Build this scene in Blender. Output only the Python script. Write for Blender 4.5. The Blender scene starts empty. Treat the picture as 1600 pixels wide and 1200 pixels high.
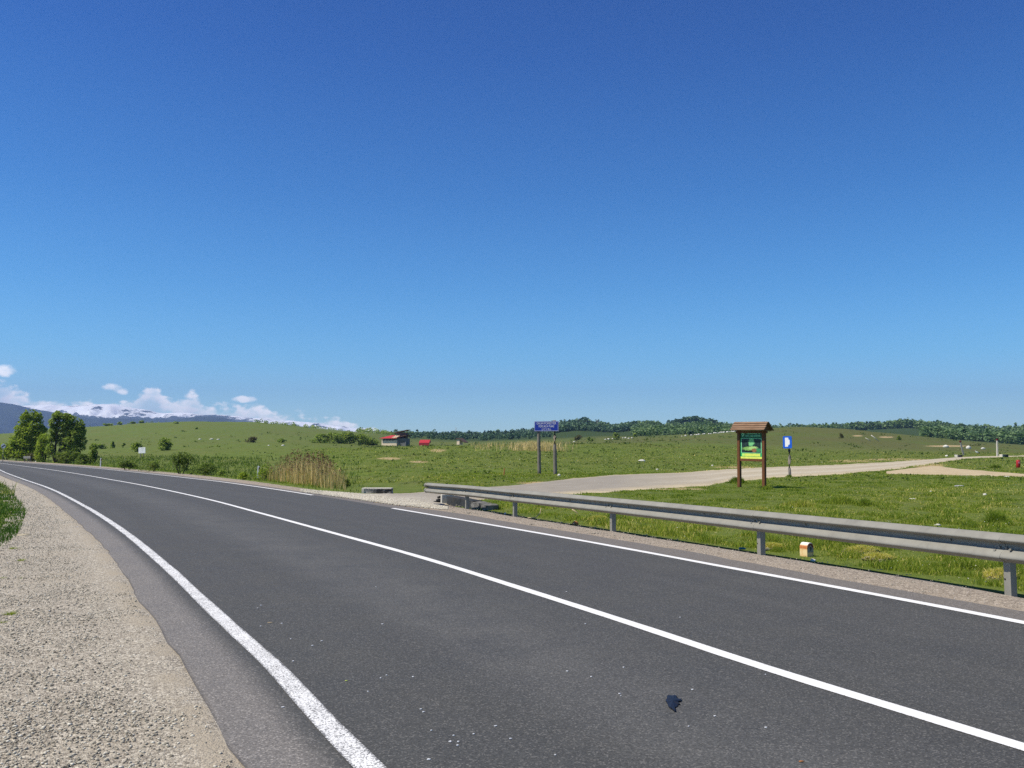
import bpy, bmesh, math, random
import numpy as np
from mathutils import Vector, Matrix
random.seed(7); RNG = np.random.default_rng(7)
scene = bpy.context.scene
COL = scene.collection

# ------------------------------------------------------------------ camera
F, H, YH = 1380.0, 1.65, 711.0           # focal length in pixels of a 1600 px frame, eye height, horizon row
PITCH = math.atan((YH - 600.0) / F)
cam_d = bpy.data.cameras.new('camera'); cam = bpy.data.objects.new('camera', cam_d); COL.objects.link(cam)
cam_d.sensor_width = 36.0; cam_d.lens = 36.0 * F / 1600.0
cam_d.clip_start = 0.05; cam_d.clip_end = 60000.0
cam.location = (0, 0, H); cam.rotation_euler = (math.radians(90) + PITCH, 0, 0)
scene.camera = cam

# ------------------------------------------------------------------ light
SUN_H = Vector((-0.97, -0.25)).normalized(); SUN_EL = math.radians(56)
sun_dir = Vector((SUN_H.x * math.cos(SUN_EL), SUN_H.y * math.cos(SUN_EL), math.sin(SUN_EL)))
sd = bpy.data.lights.new('sun', 'SUN'); sd.energy = 5.0; sd.angle = math.radians(0.5); sd.color = (1.0, 0.94, 0.83)
sun = bpy.data.objects.new('sun', sd); COL.objects.link(sun); sun.location = (0, 0, 50)
sun.rotation_euler = sun_dir.to_track_quat('Z', 'Y').to_euler()
scene.view_settings.view_transform = 'Standard'; scene.view_settings.look = 'None'
scene.view_settings.exposure = 0.24; scene.view_settings.gamma = 1.0
scene.cycles.max_bounces = 6; scene.cycles.diffuse_bounces = 3; scene.cycles.transparent_max_bounces = 8
scene.cycles.volume_bounces = 0
scene.cycles.use_denoising = False; scene.cycles.use_adaptive_sampling = False

# ------------------------------------------------------------------ node helper
class NT:
    def __init__(s, tree): s.t = tree; s.n = tree.nodes; s.l = tree.links
    def node(s, typ, **kw):
        n = s.n.new(typ)
        for k, v in kw.items(): setattr(n, k, v)
        return n
    def set(s, sock, v):
        if isinstance(v, bpy.types.NodeSocket): s.l.new(v, sock)
        else: sock.default_value = v
    def math(s, op, a, b=None, c=None, clamp=False):
        n = s.node('ShaderNodeMath', operation=op, use_clamp=clamp)
        s.set(n.inputs[0], a)
        if b is not None: s.set(n.inputs[1], b)
        if c is not None: s.set(n.inputs[2], c)
        return n.outputs[0]
    def noise(s, vec, scale, detail=4, rough=.55, dist=0.0):
        n = s.node('ShaderNodeTexNoise'); s.set(n.inputs['Vector'], vec)
        n.inputs['Scale'].default_value = scale; n.inputs['Detail'].default_value = detail
        n.inputs['Roughness'].default_value = rough; n.inputs['Distortion'].default_value = dist
        return n.outputs['Fac']
    def vor(s, vec, scale, feature='F1', out='Distance', rnd=1.0):
        n = s.node('ShaderNodeTexVoronoi', feature=feature); s.set(n.inputs['Vector'], vec)
        n.inputs['Scale'].default_value = scale; n.inputs['Randomness'].default_value = rnd
        return n.outputs[out]
    def ramp(s, fac, stops, interp='LINEAR'):
        n = s.node('ShaderNodeValToRGB'); s.set(n.inputs[0], fac); cr = n.color_ramp; cr.interpolation = interp
        while len(cr.elements) > 1: cr.elements.remove(cr.elements[-1])
        for i, (p, c) in enumerate(stops):
            e = cr.elements[0] if i == 0 else cr.elements.new(p)
            e.position = p; e.color = (c[0], c[1], c[2], 1) if hasattr(c, '__len__') else (c, c, c, 1)
        return n.outputs[0]
    def mix(s, fac, a, b, blend='MIX'):
        n = s.node('ShaderNodeMix', data_type='RGBA', blend_type=blend)
        s.set(n.inputs[0], fac)
        for i, v in ((6, a), (7, b)):
            if not isinstance(v, bpy.types.NodeSocket): v = (v[0], v[1], v[2], 1)
            s.set(n.inputs[i], v)
        return n.outputs[2]
    def mapr(s, v, a, b, c=0.0, d=1.0, smooth=False):
        n = s.node('ShaderNodeMapRange', interpolation_type='SMOOTHSTEP' if smooth else 'LINEAR')
        s.set(n.inputs[0], v)
        for i, q in enumerate((a, b, c, d)): s.set(n.inputs[i + 1], q)
        return n.outputs[0]
    def attr(s, name, out='Fac'):
        n = s.node('ShaderNodeAttribute', attribute_name=name); return n.outputs[out]
    def pos(s): return s.node('ShaderNodeNewGeometry').outputs['Position']
    def obj(s): return s.node('ShaderNodeTexCoord').outputs['Object']
    def scale(s, vec, v):
        n = s.node('ShaderNodeVectorMath', operation='MULTIPLY'); s.set(n.inputs[0], vec); n.inputs[1].default_value = v
        return n.outputs[0]
    def bump(s, h, strength=.5, dist=.02):
        n = s.node('ShaderNodeBump'); n.inputs['Strength'].default_value = strength
        n.inputs['Distance'].default_value = dist; s.set(n.inputs['Height'], h); return n.outputs[0]

def material(name, fn=None, color=(.5, .5, .5), rough=.8, metal=0.0, spec=.3):
    m = bpy.data.materials.new(name); m.use_nodes = True
    N = NT(m.node_tree); b = m.node_tree.nodes['Principled BSDF']
    b.inputs['Base Color'].default_value = (*color, 1); b.inputs['Roughness'].default_value = rough
    b.inputs['Metallic'].default_value = metal; b.inputs['Specular IOR Level'].default_value = spec
    if fn:
        r = fn(N) or {}
        for k, v in r.items(): N.set(b.inputs[k], v)
    return m

# ------------------------------------------------------------------ sky
world = bpy.data.worlds.new('World'); scene.world = world; world.use_nodes = True
W = NT(world.node_tree)
bg = world.node_tree.nodes['Background']
sky = W.node('ShaderNodeTexSky', sky_type='NISHITA'); sky.sun_disc = False
sky.sun_elevation = SUN_EL; sky.sun_rotation = math.atan2(SUN_H.x, SUN_H.y) % (2 * math.pi)
sky.altitude = 600; sky.air_density = 1.0; sky.dust_density = 0.25; sky.ozone_density = 3.0
SKY_STRENGTH = 0.10
hs = W.node('ShaderNodeHueSaturation'); hs.inputs['Saturation'].default_value = 1.15; W.l.new(sky.outputs[0], hs.inputs['Color'])
tc = W.node('ShaderNodeTexCoord').outputs['Generated']
sep = W.node('ShaderNodeSeparateXYZ'); W.l.new(tc, sep.inputs[0])
az = W.math('ARCTAN2', sep.outputs[0], sep.outputs[1])
el = W.math('ARCSINE', sep.outputs[2])
# clean dry air: blue deepens above the horizon; unseen zenith darkened further to weaken shadow fill
tint = W.ramp(W.mapr(el, 0.0, 1.24), [(0.0, (1.10, 1.42, 1.50)), (.04, (.95, 1.34, 1.46)), (.085, (.60, 1.17, 1.36)), (.15, (.37, .95, 1.24)), (.235, (.22, .73, 1.11)), (.35, (.13, .52, .98)), (.50, (.115, .37, .83)), (.75, (.085, .22, .52)), (1.0, (.08, .20, .46))])
skycol = W.mix(1.0, hs.outputs[0], tint, 'MULTIPLY')
# cumulus bank over the snow range: its top follows a curve over azimuth, broken by noise
tops = [(-200, 575), (-80, 585), (0, 594), (25, 613), (60, 624), (100, 630), (150, 629), (185, 630), (212, 619), (238, 605), (258, 619), (282, 624), (300, 617),
        (322, 632), (350, 636), (385, 632), (415, 639), (450, 648), (490, 654), (525, 653), (560, 663), (610, 674), (680, 692)]
A0, A1, E1 = math.atan((-200 - 800) / F), math.atan((680 - 800) / F), .13
fc = W.node('ShaderNodeFloatCurve'); W.l.new(W.mapr(az, A0, A1), fc.inputs['Value'])
cv = fc.mapping.curves[0]
def elev_px(px, py):
    return math.atan(math.tan(math.atan((600 - py) / F) + PITCH)) if False else math.atan2((600 - py) * math.cos(PITCH) + F * math.sin(PITCH), math.hypot(px - 800, F * math.cos(PITCH) - (600 - py) * math.sin(PITCH)))
pts = [((math.atan((px - 800) / F) - A0) / (A1 - A0), elev_px(px, py) / E1) for px, py in tops]
while len(cv.points) < len(pts): cv.points.new(.5, .5)
for p, (x, y) in zip(cv.points, pts): p.location = (x, y); p.handle_type = 'AUTO'
fc.mapping.update()
topel = W.math('MULTIPLY', fc.outputs[0], E1)
cvec = W.node('ShaderNodeCombineXYZ'); W.l.new(az, cvec.inputs[0]); W.l.new(W.math('MULTIPLY', el, 1.5), cvec.inputs[1])
n1 = W.noise(cvec.outputs[0], 46, 5, .5, .2)
n2 = W.noise(cvec.outputs[0], 110, 4, .5)
edge = W.math('ADD', W.math('MULTIPLY', W.math('SUBTRACT', n1, .5), .036), W.math('MULTIPLY', W.math('SUBTRACT', n2, .5), .013))
dens = W.math('SUBTRACT', W.math('ADD', topel, edge), el)
inband = W.math('MULTIPLY', W.mapr(az, A0 - .6, A0 - .2, 0, 1), W.mapr(az, A1 - .07, A1 - .02, 1, 0))
cmask = W.math('MULTIPLY', W.math('MULTIPLY', W.mapr(dens, -.002, .0065, 0, 1, True), inband), W.math('MULTIPLY', W.mapr(n2, .30, .55, .6, 1.0), W.mapr(n1, .38, .56, .45, .97)))
# a few detached puffs
for px, py, sx, sy in ((173, 606, 15, 6), (190, 611, 9, 5), (382, 624, 20, 5), (8, 578, 14, 9)):
    a = math.atan((px - 800) / F); e = elev_px(px, py)
    q = W.math('ADD', W.math('POWER', W.math('MULTIPLY', W.math('SUBTRACT', az, a), F / sx), 2), W.math('POWER', W.math('MULTIPLY', W.math('SUBTRACT', el, e), F / sy), 2))
    q = W.math('ADD', q, W.math('MULTIPLY', W.math('SUBTRACT', n1, .5), 5.0))
    cmask = W.math('MAXIMUM', cmask, W.mapr(q, -.2, 1.2, .85, 0, True))
shade = W.mapr(W.math('ADD', W.math('MULTIPLY', dens, 22), W.math('MULTIPLY', n1, -1.0)), -.7, .35, 1.0, 0.0, True)
ccol = W.mix(shade, (6.4, 6.9, 8.2), (16.5, 15.8, 14.8))
W.l.new(W.mix(cmask, skycol, ccol), bg.inputs['Color'])
bg.inputs['Strength'].default_value = SKY_STRENGTH

# ------------------------------------------------------------------ numbers: noise, rays, terrain
def vnoise(x, y, seed=0):
    xi = np.floor(x).astype(np.int64); yi = np.floor(y).astype(np.int64)
    fx = x - xi; fy = y - yi
    fx = fx * fx * (3 - 2 * fx); fy = fy * fy * (3 - 2 * fy)
    def h(a, b):
        n = (a * 374761393 + b * 668265263 + seed * 974711) & 0x7fffffff
        n = ((n ^ (n >> 13)) * 1274126177) & 0x7fffffff
        return ((n ^ (n >> 16)) & 0xffff) / 65535.0
    a, b, c, d = h(xi, yi), h(xi + 1, yi), h(xi, yi + 1), h(xi + 1, yi + 1)
    return (a * (1 - fx) + b * fx) * (1 - fy) + (c * (1 - fx) + d * fx) * fy
def fbm(x, y, seed=0, oct=4):
    s = 0; a = .5
    for i in range(oct):
        s = s + a * vnoise(x * 2 ** i, y * 2 ** i, seed + i * 17); a *= .5
    return s / (1 - .5 ** oct)
def sstep(x, a, b):
    t = np.clip((x - a) / (b - a), 0, 1); return t * t * (3 - 2 * t)
def ray(px, py):
    u, v = px - 800.0, 600.0 - py
    return np.array([u, F * math.cos(PITCH) - v * math.sin(PITCH), F * math.sin(PITCH) + v * math.cos(PITCH)])
def project(x, y, z):
    dz = z - H; c, s = math.cos(PITCH), math.sin(PITCH)
    fwd = np.maximum(y * c + dz * s, 1e-3); up = -y * s + dz * c
    return 800 + F * x / fwd, 600 - F * up / fwd
def zroad(d): return 0.004 * np.maximum(0, np.asarray(d, float) - 60)
def on_road(px, py):
    r = ray(px, py); z = 0.0
    for _ in range(40):
        t = (z - H) / r[2]; z = float(zroad(r[1] * t))
    return np.array([r[0] * t, r[1] * t, z])

def dense(pts, step=1.0):
    """Catmull-Rom through pts (n,2), resampled"""
    P = np.array(pts, float); P = np.vstack([2 * P[0] - P[1], P, 2 * P[-1] - P[-2]]); out = []
    for i in range(1, len(P) - 2):
        p0, p1, p2, p3 = P[i - 1:i + 3]
        d = [max(1e-6, np.linalg.norm(b - a)) ** .5 for a, b in ((p0, p1), (p1, p2), (p2, p3))]
        t0 = 0; t1 = d[0]; t2 = t1 + d[1]; t3 = t2 + d[2]
        n = max(2, int(np.linalg.norm(p2 - p1) / step))
        for t in np.linspace(t1, t2, n, endpoint=False):
            a1 = (t1 - t) / (t1 - t0) * p0 + (t - t0) / (t1 - t0) * p1
            a2 = (t2 - t) / (t2 - t1) * p1 + (t - t1) / (t2 - t1) * p2
            a3 = (t3 - t) / (t3 - t2) * p2 + (t - t2) / (t3 - t2) * p3
            b1 = (t2 - t) / (t2 - t0) * a1 + (t - t0) / (t2 - t0) * a2
            b2 = (t3 - t) / (t3 - t1) * a2 + (t - t1) / (t3 - t1) * a3
            out.append((t2 - t) / (t2 - t1) * b1 + (t - t1) / (t2 - t1) * b2)
    out.append(P[-2]); return np.array(out)

def curve_px(pxs, near_ext=25.0, far_ext=140.0):
    """measured picture points of a line on the road, near end first -> ground polyline with both ends continued"""
    g = [on_road(*p)[:2] for p in pxs]
    d0 = g[0] - g[1]; d0 /= np.linalg.norm(d0)
    d1 = g[-1] - g[-2]; d1 /= np.linalg.norm(d1)
    d1b = np.array([d1[0] - .06, d1[1] - .02]); d1b /= np.linalg.norm(d1b)
    g = [g[0] + d0 * near_ext] + [g[0] + d0 * near_ext * .4] + g + [g[-1] + d1 * far_ext * .4, g[-1] + d1 * far_ext * .4 + d1b * far_ext * .6]
    return dense(g, .5)
LEFT_EDGE = [(386, 1215), (368, 1189), (334, 1116), (284, 1047), (253, 989), (219, 943), (176, 872), (115, 811), (57, 767), (0, 742.5)]
LEFT_LINE = [(582, 1200), (500, 1112), (452, 1064), (400, 1018), (326, 949), (268, 893), (215, 847), (169, 813), (127, 788), (77, 763), (13, 740.5)]
MID_LINE = [(1600, 1168), (1200, 1045), (1000, 979), (800, 915), (660, 871.5), (510, 830), (402, 800.5), (320, 779), (200, 754), (100, 737), (0, 723.6)]
RIGHT_LINE = [(1600, 973), (1380, 931), (1160, 891), (960, 854), (810, 827.5), (660, 802), (488, 773.6), (400, 760.3), (320, 749.8), (200, 736.6), (140, 730.8), (0, 720.5)]
RIGHT_EDGE = [(1600, 955), (1435, 928), (1270, 898), (1160, 876.5), (960, 842), (810, 818), (697, 799), (619, 790), (560, 781.5), (500, 772.5), (400, 757.5), (300, 745), (200, 734.6), (140, 729.2), (0, 719.4)]
GRAVEL_R = [(1600, 931), (1380, 892), (1190, 864.5), (952, 828), (810, 806.5), (730, 793), (660, 782), (560, 772), (500, 765.5), (430, 756), (370, 748.2), (300, 740.8), (200, 731.9), (140, 727), (0, 718)]
GRAVEL_L = [(-260, 1200), (-150, 1060), (-60, 930), (-5, 862), (25, 838), (36, 815), (40, 800), (28, 782), (0, 756), (-60, 741)]
CL, LL, ML, RL, CR = [curve_px(p) for p in (LEFT_EDGE, LEFT_LINE, MID_LINE, RIGHT_LINE, RIGHT_EDGE)]
GR = curve_px(GRAVEL_R)
def arc(poly): return np.concatenate([[0], np.cumsum(np.linalg.norm(np.diff(poly, axis=0), axis=1))])
def match_along(ref, other):
    """for every point of ref the point of other that lies square across the road"""
    t = np.gradient(ref, axis=0); t /= np.linalg.norm(t, axis=1)[:, None]
    n = np.stack([t[:, 1], -t[:, 0]], 1); out = np.zeros(len(ref))
    for i in range(len(ref)):
        rel = other - ref[i]; al = rel @ t[i]; la = rel @ n[i]
        la_ok = np.where(np.abs(la) < 14, np.abs(al), 1e9)
        k = int(np.argmin(la_ok)); out[i] = la[k]
    return n, out

def dist_poly(x, y, poly, step=6):
    P = poly[::step]; best = np.full(x.shape, 1e9)
    for a, b in zip(P[:-1], P[1:]):
        ab = b - a; L = ab @ ab
        t = np.clip(((x - a[0]) * ab[0] + (y - a[1]) * ab[1]) / L, 0, 1)
        best = np.minimum(best, (x - a[0] - t * ab[0]) ** 2 + (y - a[1] - t * ab[1]) ** 2)
    return np.sqrt(best)
def inside(x, y, poly):
    c = np.zeros(x.shape, bool); n = len(poly); j = n - 1
    for i in range(n):
        xi, yi = poly[i]; xj, yj = poly[j]
        if yi != yj:
            c ^= ((yi > y) != (yj > y)) & (x < (xj - xi) * (y - yi) / (yj - yi) + xi)
        j = i
    return c
ROAD_POLY = np.vstack([CL[::4], CR[::-4]])
GRAV_POLY = np.vstack([CR[::4], GR[::-4]])
GL = dense([on_road(*p)[:2] for p in GRAVEL_L], .4)
GL_FAR = np.array([GL[-1] + (GL[-1] - GL[-5]) * 20])
CLm = CL[(arc(CL) > 0)]
GRAVL_POLY = np.vstack([np.array([[-9, -12]]), GL, np.array([[-50.5, 72.0], [-75, 105]]), CL[::-4]])

# skyline rows: for a depth (m), the picture row at which the ground there is seen, over picture columns
def R(s): return [tuple(map(float, q.split(':'))) for q in s.split()]
ROWS = {
 40: R('450:768 560:768 640:766 850:760 1000:759 1200:759 1800:759'),
 60: R('450:749 560:745 640:741 750:738 850:739 1050:737.5 1200:736 1800:736'),
 110: R('130:729 300:722 450:716 560:711 640:708 750:708 850:710 950:712 1050:714 1130:716 1200:718 1400:719 1800:718'),
 170: R('0:720 130:718 300:708 450:703 560:700 640:697.5 750:695.5 850:694.5 950:693 1050:697 1130:701 1200:705 1320:708 1500:710 1800:711'),
 260: R('-400:715 0:715 130:708 300:699 450:697 560:700 640:700 750:700 850:700 950:694 1050:691 1130:692 1200:694 1320:697 1400:700 1500:704 1600:706 1800:708'),
 330: R('-400:712 0:711 130:701 300:693 450:692 560:697 600:700 640:700 750:701 850:700 950:692 1050:686 1130:681 1200:678 1320:681 1400:688 1500:697 1600:702 1800:706'),
 420: R('-400:707 0:704 130:694 300:686 450:687 540:691 600:698 640:699 750:700 850:698 950:690 1050:683 1130:676 1200:668.5 1250:665 1320:667 1400:675 1500:690 1600:698 1800:704'),
 520: R('-400:702 0:697 130:687 300:677 450:680 560:688 600:694 640:695 750:695 850:692 950:686 1050:682 1130:678 1200:674 1320:675 1400:681 1500:691 1600:697 1800:702'),
 800: R('-400:690 0:678 130:667 230:659.5 300:657 400:660 450:664 560:674 640:682 750:686 850:683 950:680 1050:680 1130:679 1320:680 1400:681 1500:688 1600:693 1800:696'),
 1300: R('-400:690 0:684 130:675 230:668 300:666 400:668 450:670 560:686 640:684 750:684 850:679 880:669 905:664 930:668 955:675 980:669 1020:667 1045:672 1085:664 1120:671 1200:676 1320:674 1370:671 1410:668 1450:669 1500:675 1560:680 1600:676 1800:675'),
 2200: R('-400:700 1800:700'), 5000: R('-400:706 1800:706'), 30000: R('-400:710.5 1800:710.5'),
}
PXG = np.linspace(-500, 1900, 301); LDG = np.linspace(math.log(8), math.log(30000), 360)
_rows = sorted(ROWS); _ld = np.log(np.array([8, 25] + _rows, float)); _z = [np.zeros_like(PXG), np.zeros_like(PXG)]
for d in _rows:
    Y = np.interp(PXG, [p[0] for p in ROWS[d]], [p[1] for p in ROWS[d]])
    v = 600 - Y; yy = F * math.cos(PITCH) - v * math.sin(PITCH); zz = F * math.sin(PITCH) + v * math.cos(PITCH)
    _z.append(H + zz / yy * d)
_z = np.array(_z)
TAB = np.array([[0.0]]) ; TAB = np.stack([np.interp(LDG, _ld, _z[:, i]) for i in range(len(PXG))])   # px, ld
def gsm(a, s, axis):
    k = np.exp(-.5 * (np.arange(-3 * s, 3 * s + 1) / s) ** 2); k /= k.sum()
    return np.apply_along_axis(lambda r: np.convolve(np.pad(r, 3 * s, mode='edge'), k, 'valid'), axis, a)
TAB = gsm(gsm(TAB, 1, 0), 3, 1)
RA = np.array(on_road(730, 796)[:2]); RB = np.array(on_road(1580, 932)[:2]); RT = (RB - RA) / np.linalg.norm(RB - RA); RN = np.array([-RT[1], RT[0]])  # RN: away from the road
if RN[0] < 0: RN = -RN
def zf(x, y, detail=True):
    x = np.asarray(x, float); y = np.asarray(y, float)
    rr = np.hypot(x, y); a = np.clip(np.arctan2(x, y), -.72, .68)
    d = np.clip(rr * np.cos(a), 8.001, 29999); px = 800 + F * np.tan(a)
    fi = np.clip((px - PXG[0]) / (PXG[1] - PXG[0]), 0, len(PXG) - 1.001); fj = np.clip((np.log(d) - LDG[0]) / (LDG[1] - LDG[0]), 0, len(LDG) - 1.001)
    i = fi.astype(int); j = fj.astype(int); u = fi - i; v = fj - j
    z = (TAB[i, j] * (1 - u) + TAB[i + 1, j] * u) * (1 - v) + (TAB[i, j + 1] * (1 - u) + TAB[i + 1, j + 1] * u) * v
    sdist = (x - RA[0]) * RN[0] + (y - RA[1]) * RN[1]; along = (x - RA[0]) * RT[0] + (y - RA[1]) * RT[1]
    near = rr < 420
    dr = np.full(x.shape, 99.0)
    if np.any(near): dr[near] = dist_poly(x[near], y[near], ML, 12)
    m = sstep(dr, 7.5, 17)
    z = zroad(d) * (1 - m) + z * m
    # shallow ditch behind the barrier
    z = z - .03 * sstep(sdist, .05, .35) * sstep(-sdist, -4.5, -1.2) * sstep(along, 0, 5)
    if detail:
        amp = sstep(dr, 6.0, 12) * np.clip(.05 + rr * .0011, 0, 1.2)
        z = z + amp * (fbm(x / 3.1, y / 3.1, 3, 3) - .5) * .8 * sstep(rr, 900, 60)
        big = sstep(rr, 120, 400) * (1 - sstep(rr, 3000, 6000))
        z = z + big * (fbm(x / 60, y / 60, 9, 4) - .5) * np.clip(rr * .004, 0, 3)
    return z
def at(px, py, detail=False):
    """ground point seen at a picture point"""
    r = ray(px, py); t = np.exp(np.linspace(math.log(3), math.log(3000), 4000)); h = np.hypot(r[0], r[1])
    X, Y, Z = r[0] / h * t, r[1] / h * t, H + r[2] / h * t
    below = np.nonzero(Z < zf(X, Y, detail))[0]
    k = below[0] if len(below) else len(t) - 1
    return np.array([X[k], Y[k], float(zf(np.array([X[k]]), np.array([Y[k]]), True)[0])])
def col_at(px, d):
    x = (px - 800) / F * d      # depth d straight ahead
    return np.array([x, d, float(zf(np.array([x]), np.array([float(d)]))[0])])

# forest track and sandy side path, between an upper and a lower edge seen in the picture
TRK_U = [(505, 767), (560, 771), (640, 769.5), (700, 764), (800, 757.5), (897, 746.5), (962, 741), (1060, 737.8), (1145, 732), (1197, 729.5), (1320, 725), (1394, 721), (1487, 714.8), (1530, 713), (1600, 711.6), (1750, 710.5)]
TRK_L = [(505, 773), (560, 781.5), (619, 790), (690, 797), (700, 788), (760, 780), (905, 772), (954, 769), (1011, 765), (1060, 762), (1106, 759.5), (1136, 753), (1180, 750), (1215, 746), (1267, 744), (1320, 741), (1400, 733), (1459, 724.5), (1506, 716.8), (1562, 714.4), (1600, 713.4), (1750, 712)]
PTH_U = [(1385, 736.0), (1420, 731), (1459, 726.5), (1493, 731.5), (1540, 735), (1600, 740), (1750, 748)]
PTH_L = [(1385, 740.5), (1422, 741.5), (1506, 743.7), (1600, 745.2), (1750, 753)]
def band_inside(px, py, U, L, grow=0.0):
    u = np.interp(px, [p[0] for p in U], [p[1] for p in U]); l = np.interp(px, [p[0] for p in L], [p[1] for p in L])
    return (px > U[0][0]) & (px < U[-1][0]) & (py > u - grow) & (py < l + grow)

# ------------------------------------------------------------------ mesh helpers
def tag(o, label=None, cat=None, group=None, kind=None):
    if label: o['label'] = label
    if cat: o['category'] = cat
    if group: o['group'] = group
    if kind: o['kind'] = kind
    return o
def link(name, me, mat=None, parent=None, smooth=False):
    o = bpy.data.objects.new(name, me); COL.objects.link(o)
    if mat is not None:
        for m in (mat if isinstance(mat, (list, tuple)) else [mat]): me.materials.append(m)
    if parent is not None: o.parent = parent
    if smooth: me.polygons.foreach_set('use_smooth', np.ones(len(me.polygons), bool))
    return o
def np_mesh(name, verts, faces, attrs=None, matidx=None):
    """faces: (n,3) or (n,4) array, or a list of such arrays"""
    fl = faces if isinstance(faces, list) else [faces]
    me = bpy.data.meshes.new(name); verts = np.asarray(verts, np.float32)
    me.vertices.add(len(verts)); me.vertices.foreach_set('co', verts.ravel())
    idx = np.concatenate([f.ravel() for f in fl]).astype(np.int32)
    tot = np.concatenate([np.full(len(f), f.shape[1]) for f in fl]).astype(np.int32)
    me.loops.add(len(idx)); me.loops.foreach_set('vertex_index', idx)
    me.polygons.add(len(tot)); me.polygons.foreach_set('loop_start', np.concatenate([[0], np.cumsum(tot)[:-1]]).astype(np.int32))
    if matidx is not None: me.polygons.foreach_set('material_index', np.asarray(matidx, np.int32))
    for k, v in (attrs or {}).items():
        a = me.attributes.new(k, 'FLOAT', 'POINT'); a.data.foreach_set('value', np.asarray(v, np.float32))
    me.update(calc_edges=True); me.validate()
    return me
def grid_faces(n, m):
    i = np.arange(n * m).reshape(n, m)
    return np.stack([i[:-1, :-1], i[1:, :-1], i[1:, 1:], i[:-1, 1:]], -1).reshape(-1, 4)
def empty(name, loc, rz=0.0, rot=None):
    o = bpy.data.objects.new(name, None); COL.objects.link(o); o.empty_display_size = .2
    o.location = loc; o.rotation_euler = rot if rot else (0, 0, rz); return o
def bm_obj(name, bm, mat, parent=None, smooth=False):
    bmesh.ops.recalc_face_normals(bm, faces=bm.faces)
    me = bpy.data.meshes.new(name); bm.to_mesh(me); bm.free(); return link(name, me, mat, parent, smooth)
def box(bm, c, s, bevel=0.0, rot=None, mi=0, taper=None):
    r = bmesh.ops.create_cube(bm, size=1.0); vs = r['verts']
    for v in vs:
        q = Vector((v.co.x * s[0], v.co.y * s[1], v.co.z * s[2]))
        if taper and v.co.z > 0: q.x *= taper; q.y *= taper
        if rot is not None: q = rot @ q
        v.co = q + Vector(c)
    fs = list({f for v in vs for f in v.link_faces})
    for f in fs: f.material_index = mi
    if bevel:
        es = list({e for v in vs for e in v.link_edges})
        bmesh.ops.bevel(bm, geom=es, offset=bevel, segments=2, affect='EDGES', profile=.5)
def tube(bm, pts, radii, n=8, cap=True, mi=0):
    rings = []
    for i, p in enumerate(pts):
        p = Vector(p); a = Vector(pts[max(0, i - 1)]); b = Vector(pts[min(len(pts) - 1, i + 1)])
        q = (b - a).to_track_quat('Z', 'Y')
        rings.append([bm.verts.new(p + q @ Vector((math.cos(t) * radii[i], math.sin(t) * radii[i], 0))) for t in [2 * math.pi * k / n for k in range(n)]])
    for a, b in zip(rings[:-1], rings[1:]):
        for k in range(n):
            f = bm.faces.new((a[k], a[(k + 1) % n], b[(k + 1) % n], b[k])); f.material_index = mi; f.smooth = True
    if cap:
        for ring in (rings[0][::-1], rings[-1]):
            f = bm.faces.new(ring); f.material_index = mi
def prism(bm, outline, d0, d1, axis='y', mi=0):
    """outline of (a,b) points, extruded along axis from d0 to d1"""
    def P(a, b, d): return {'y': (a, d, b), 'x': (d, a, b), 'z': (a, b, d)}[axis]
    A = [bm.verts.new(P(a, b, d0)) for a, b in outline]; B = [bm.verts.new(P(a, b, d1)) for a, b in outline]; n = len(outline)
    fs = [bm.faces.new(A), bm.faces.new(B[::-1])] + [bm.faces.new((A[(i + 1) % n], A[i], B[i], B[(i + 1) % n])) for i in range(n)]
    for f in fs: f.material_index = mi
def text_obj(name, body, size, mat, parent, loc, rot=(math.pi / 2, 0, 0), align='CENTER', sx=1.0, bold=0.0):
    cu = bpy.data.curves.new(name, 'FONT'); cu.body = body; cu.size = size; cu.align_x = align; cu.align_y = 'CENTER'
    cu.extrude = .002; cu.offset = bold
    t = bpy.data.objects.new(name, cu); COL.objects.link(t); dg = bpy.context.evaluated_depsgraph_get()
    me = bpy.data.meshes.new_from_object(t.evaluated_get(dg)); bpy.data.objects.remove(t); bpy.data.curves.remove(cu)
    me.name = name; me.materials.clear()
    o = link(name, me, mat, parent); o.location = loc; o.rotation_euler = rot; o.scale = (sx, 1, 1); return o

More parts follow.
